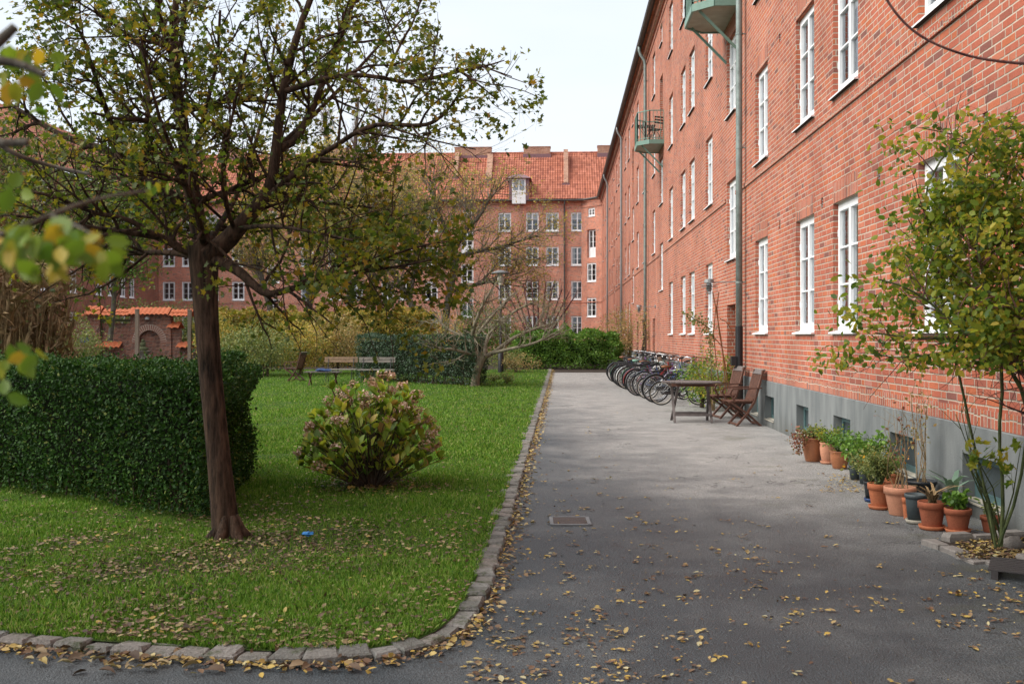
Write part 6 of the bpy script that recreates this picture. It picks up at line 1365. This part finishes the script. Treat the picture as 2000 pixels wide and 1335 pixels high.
pot(1693, 946, 26, 32, 'plasticgrey', 'tub', 'grey plastic pot with tall green stems before the basement window', 'bush', None, 'Lgreen', 5, .36, .24, 460, .045, stm=14)
pot(1714, 985, 32, 38, 'plasticblack', 'tub', 'dark pot on a blue saucer tucked behind the brown clay pot', 'bush', 'bikeblue', 'Lolive', 6, .26, .20, 520, .034, dy=.1, stm=16)
t = pot(1725, 997, 46, 48, 'terracotta', 'pot', 'orange-brown clay pot on saucer holding a small dense bush', 'bush', 'terracotta', 'Lolive', 7, .30, .19, 1500, .025, stm=30)
x, y, _ = t.location; P = np.array([x+.02, y, .47])+RNG.normal(size=(26, 3))*np.array([.16, .1, .04]); leaves('blossom', P, .030, OVAL, 'Lorange', t)
pot(1768, 1010, 62, 56, 'terracottapale', 'pot', 'wide pale terracotta pot with bare canes, second clay pot of the front row', 'canes', None, 'Lred', 8, .75, .25, 60, .03, stm=9)
pot(1772, 955, 34, 26, 'terracotta', 'pot', 'small clay pot half hidden behind the wide pale one', 'bush', None, 'Lgreen', 9, .16, .15, 240, .036, dy=.15)
pot(1762, 933, 30, 30, 'orange', 'tub', 'bright orange pot under the fourth basement window', 'bush', None, 'Lyellow', 10, .10, .12, 160, .03, dy=.2)
pot(1796, 1025, 42, 55, 'plasticgrey', 'tub', 'tall slate grey plastic pot on a pale rimmed saucer', None, 'slabconc')
pot(1778, 1016, 22, 42, 'terracotta', 'pot', 'narrow clay pot squeezed left of the tall grey pot', None, None, dy=.02)
pot(1830, 1038, 54, 52, 'terracottadark', 'pot', 'dark clay pot on saucer with pale grassy strap leaves', 'strap', 'terracotta', 'straw', 11, .24, .2, 26, .7)
pot(1881, 1045, 52, 46, 'terracottadark', 'pot', 'dark clay pot on saucer with fleshy green leaves, nearest the stone bed', 'bush', 'terracotta', 'Lgreen', 12, .13, .11, 200, .045, stm=12)
pot(1832, 990, 60, 44, 'plasticblack', 'tub', 'wide black tub with thorny bare stems against the plinth', 'canes', None, 'Lochre', 13, 1.0, .25, 90, .034, dy=.15, stm=8)
pot(1858, 1010, 38, 40, 'plasticgrey', 'tub', 'small slate grey pot behind the dark clay pots', None, None, dy=.12)
t = pot(1892, 1012, 52, 42, 'plasticgrey', 'tub', 'slate grey pot with long blue-green agave blades', 'strap', None, 'Lblue', 14, .34, .2, 9, 1.0, dy=.05)
pot(1942, 1042, 38, 32, 'terracottadark', 'pot', 'small clay pot close to the plinth behind the rose canes', 'bush', None, 'Lolive', 15, .10, .09, 90, .03)
# soil-stained litter near pots
P = np.array([tuple(gp(a, b)) for a, b in zip(RNG.normal(1665, 32, 420), RNG.uniform(925, 962, 420))]); P = P[P[:, 0] < WX-.06]; fl(P, .026, OVAL, 'fallen_leaves', z=.004, tilt=.4, label='dark rotting leaf litter beside the grey plastic pots')
# ------------------------------------------------------------------ stone edged bed
bd = MB(); c0_ = [gp(1800, 1060), gp(1925, 1107), gp(2080, 1115)]; q0 = [gp(1800, 1060), gp(2010, 1040)]
def stones(a, b, n_, w, h, mbq):
    d = (b-a)/n_; nr = Vector((-d.y, d.x, 0)).normalized()
    for k in range(n_):
        p0 = a+d*(k+.04); p1 = a+d*(k+.96); jj = random.uniform(-.012, .012); ww = w+random.uniform(-.015, .015); hh = h+random.uniform(-.02, .02)
        base = [p0-nr*ww/2, p1-nr*ww/2, p1+nr*ww/2, p0+nr*ww/2]; base = [v+Vector((random.uniform(-.01, .01), random.uniform(-.01, .01), 0)) for v in base]; cen_ = sum(base, Vector())/4
        top_ = [cen_+(v-cen_)*.86+Vector((0, 0, hh+jj)) for v in base]; mid_ = [v+Vector((0, 0, hh*.7)) for v in base]
        mbq.add([v-Vector((0, 0, .02)) for v in base]+mid_+top_, [(0, 1, 5, 4), (1, 2, 6, 5), (2, 3, 7, 6), (3, 0, 4, 7), (4, 5, 9, 8), (5, 6, 10, 9), (6, 7, 11, 10), (7, 4, 8, 11), (8, 9, 10, 11)])
a_, b_, c_ = gp(1812, 1062), gp(1918, 1102), gp(2090, 1098)
stones(a_, b_, 3, .11, .035, bd); stones(b_+Vector((.03, 0, 0)), c_, 5, .12, .04, bd); stones(gp(1845, 1062), Vector((WX-.05, gp(1845, 1062).y+.16, 0)), 3, .10, .07, bd)
struct(bd, 'bed_edging', 'stone')
s_ = MB().add([tuple(a_+Vector((.05, .02, .02))), tuple(b_+Vector((0, .05, .02))), tuple(c_+Vector((0, .05, .02))), (WX-.02, c_.y, .02), (WX-.02, a_.y+.35, .02)], [(0, 1, 2, 3, 4)]); struct(s_, 'bed_soil', 'soil')
P = np.array([tuple(gp(a, b)) for a, b in zip(RNG.uniform(1870, 2040, 900), RNG.uniform(1052, 1098, 900))]); P = P[P[:, 0] < WX-.06]; fl(P, .030, OVAL, 'fallen_leaves', z=.028, tilt=.6, label='brown leaf litter filling the stone edged bed')
q = gp(1978, 1078); m_ = MB().ico((0, 0, .05), .075, 8, .18, (1.1, .9, .8), 12); o = m_.build('rock', 'stone', None, True, off=(0, 0, 0)); o.location = (q.x, q.y, .01); tag(o, 'round grey stone lying in the rose bed', 'rock')
# drain grates, bench slats at the right edge, litter
def grate(a, b, c, d, label, name='drain_grate'):
    A, B, C, D = [gp(*q) for q in (a, b, c, d)]; cen_ = (A+B+C+D)/4; t = thing(name, (cen_.x, cen_.y, 0), label, 'drain grate'); fr = MB()
    for p_, q_ in ((A, B), (B, C), (C, D), (D, A)): fr.beam(p_+Vector((0, 0, .006)), q_+Vector((0, 0, .006)), .03, .014)
    fr.build('frame', 'lead', t); br = MB()
    for k in range(1, 12): u = k/12; br.beam(A.lerp(D, u)+Vector((0, 0, .006)), B.lerp(C, u)+Vector((0, 0, .006)), .016, .010)
    br.build('bars', 'brownpipe', t)
grate((1078, 1026), (1152, 1026), (1146, 1011), (1076, 1011), 'rusty rectangular drain grate set in the asphalt near the kerb')
plain('leaddark', (.045, .04, .04), .7, .2); q = gp(1985, 1132); t = thing('slatted_footrest', (q.x+.15, q.y, 0), 'low dark slatted wooden piece cut off by the right picture edge', 'duckboard'); m_ = MB()
for k in range(8): m_.box((-.3, -.12+.055*k, .055), (.35, -.085+.055*k, .066))
m_.build('slats', 'leaddark', t, off=(0, 0, 0)); m_ = MB(); m_.box((-.28, -.12, 0), (-.24, .30, .054)); m_.box((.1, -.12, 0), (.14, .30, .054)); m_.build('bearer', 'leaddark', t, off=(0, 0, 0)); t.rotation_euler = (0, 0, R(-25))
q = gp(603, 1061); m_ = MB().ico((0, 0, .02), .035, 9, .5, (1.4, .8, .5), 8); o = m_.build('crumpled_wrapper', 'bluelitter', None, off=(0, 0, 0)); o.location = (q.x, q.y, LZ+.02); tag(o, 'small crumpled blue wrapper lying in the grass right of the trunk', 'litter')
# ------------------------------------------------------------------ climber and hoops by the first door
q = gp(1418, 790); bx_, by_ = WX-.32, 21.3
t = thing('plant_support', (bx_, by_, 0), 'thin rusty rods and hoop of a plant support beside the first doorway', 'trellis'); m_ = MB()
Q = lambda px, py, d=20.8: pt(px, py, d)
m_.tube([Q(1418, 790), Q(1415, 720), Q(1408, 660), Q(1398, 600), Q(1392, 570)], .012, 5); m_.tube([Q(1424, 790), Q(1418, 720), Q(1405, 650), Q(1400, 600), Q(1404, 570)], .012, 5); m_.tube([Q(1412, 790), Q(1400, 720), Q(1394, 650), Q(1398, 600)], .010, 5)
m_.tube([Q(1406, 622), Q(1418, 628), Q(1428, 642), Q(1431, 655), Q(1427, 668), Q(1418, 680), Q(1408, 674), Q(1396, 660)], .009, 5); m_.build('rod', 'leatherbrown', t)
shrub('climbing_rose', (WX-.4, 21.6, 0), 1.3, .55, .6, 1700, .05, 'Lrose', 'yellow green climbing plants between the bicycles and the chairs', 'plant', stems=16, seed=41, stem_mat='straw', srad=.008)
t = thing('climbing_rose', (WX-.35, 21.9, 0), 'tall thin leafy cane leaning left over the bicycles', 'plant'); cane = [Q(1392, 790), Q(1390, 740), Q(1388, 700), Q(1386, 660), Q(1384, 640), Q(1370, 630), Q(1355, 622), Q(1342, 612)]
MB().tube(cane, .012, 5).build('stem', 'straw', t); E = np.array([tuple(cane[i].lerp(cane[i+1], random.random())) for _ in range(430) for i in [random.randint(1, len(cane)-2)]])+RNG.normal(size=(430, 3))*.075; leaves('foliage', E, .05, OVAL, 'Lolive', t)
shrub('shrub', (WX-.5, 22.5, 0), 1.05, .5, .55, 1500, .05, 'Lgreen', 'green leafy plant directly behind the folding table', 'shrub', stems=12, seed=42)
t = thing('vine', (WX-.15, 41.5, 0), 'dark gnarled vine stem at the foot of the second downpipe', 'plant'); m_ = MB()
for k in range(5): m_.tube([(WX-.2+random.uniform(-.1, .05), 41.3+random.uniform(-.3, .3), z) for z in (0, .5, 1.0, 1.6, 2.2)], [.05, .045, .04, .03, .015], 6)
m_.build('stem', 'twig', t); E = np.array([WX-.25, 41.4, 1.9])+RNG.normal(size=(900, 3))*np.array([.25, .4, .5]); leaves('foliage', E, .06, OVAL, 'Lochre', t)
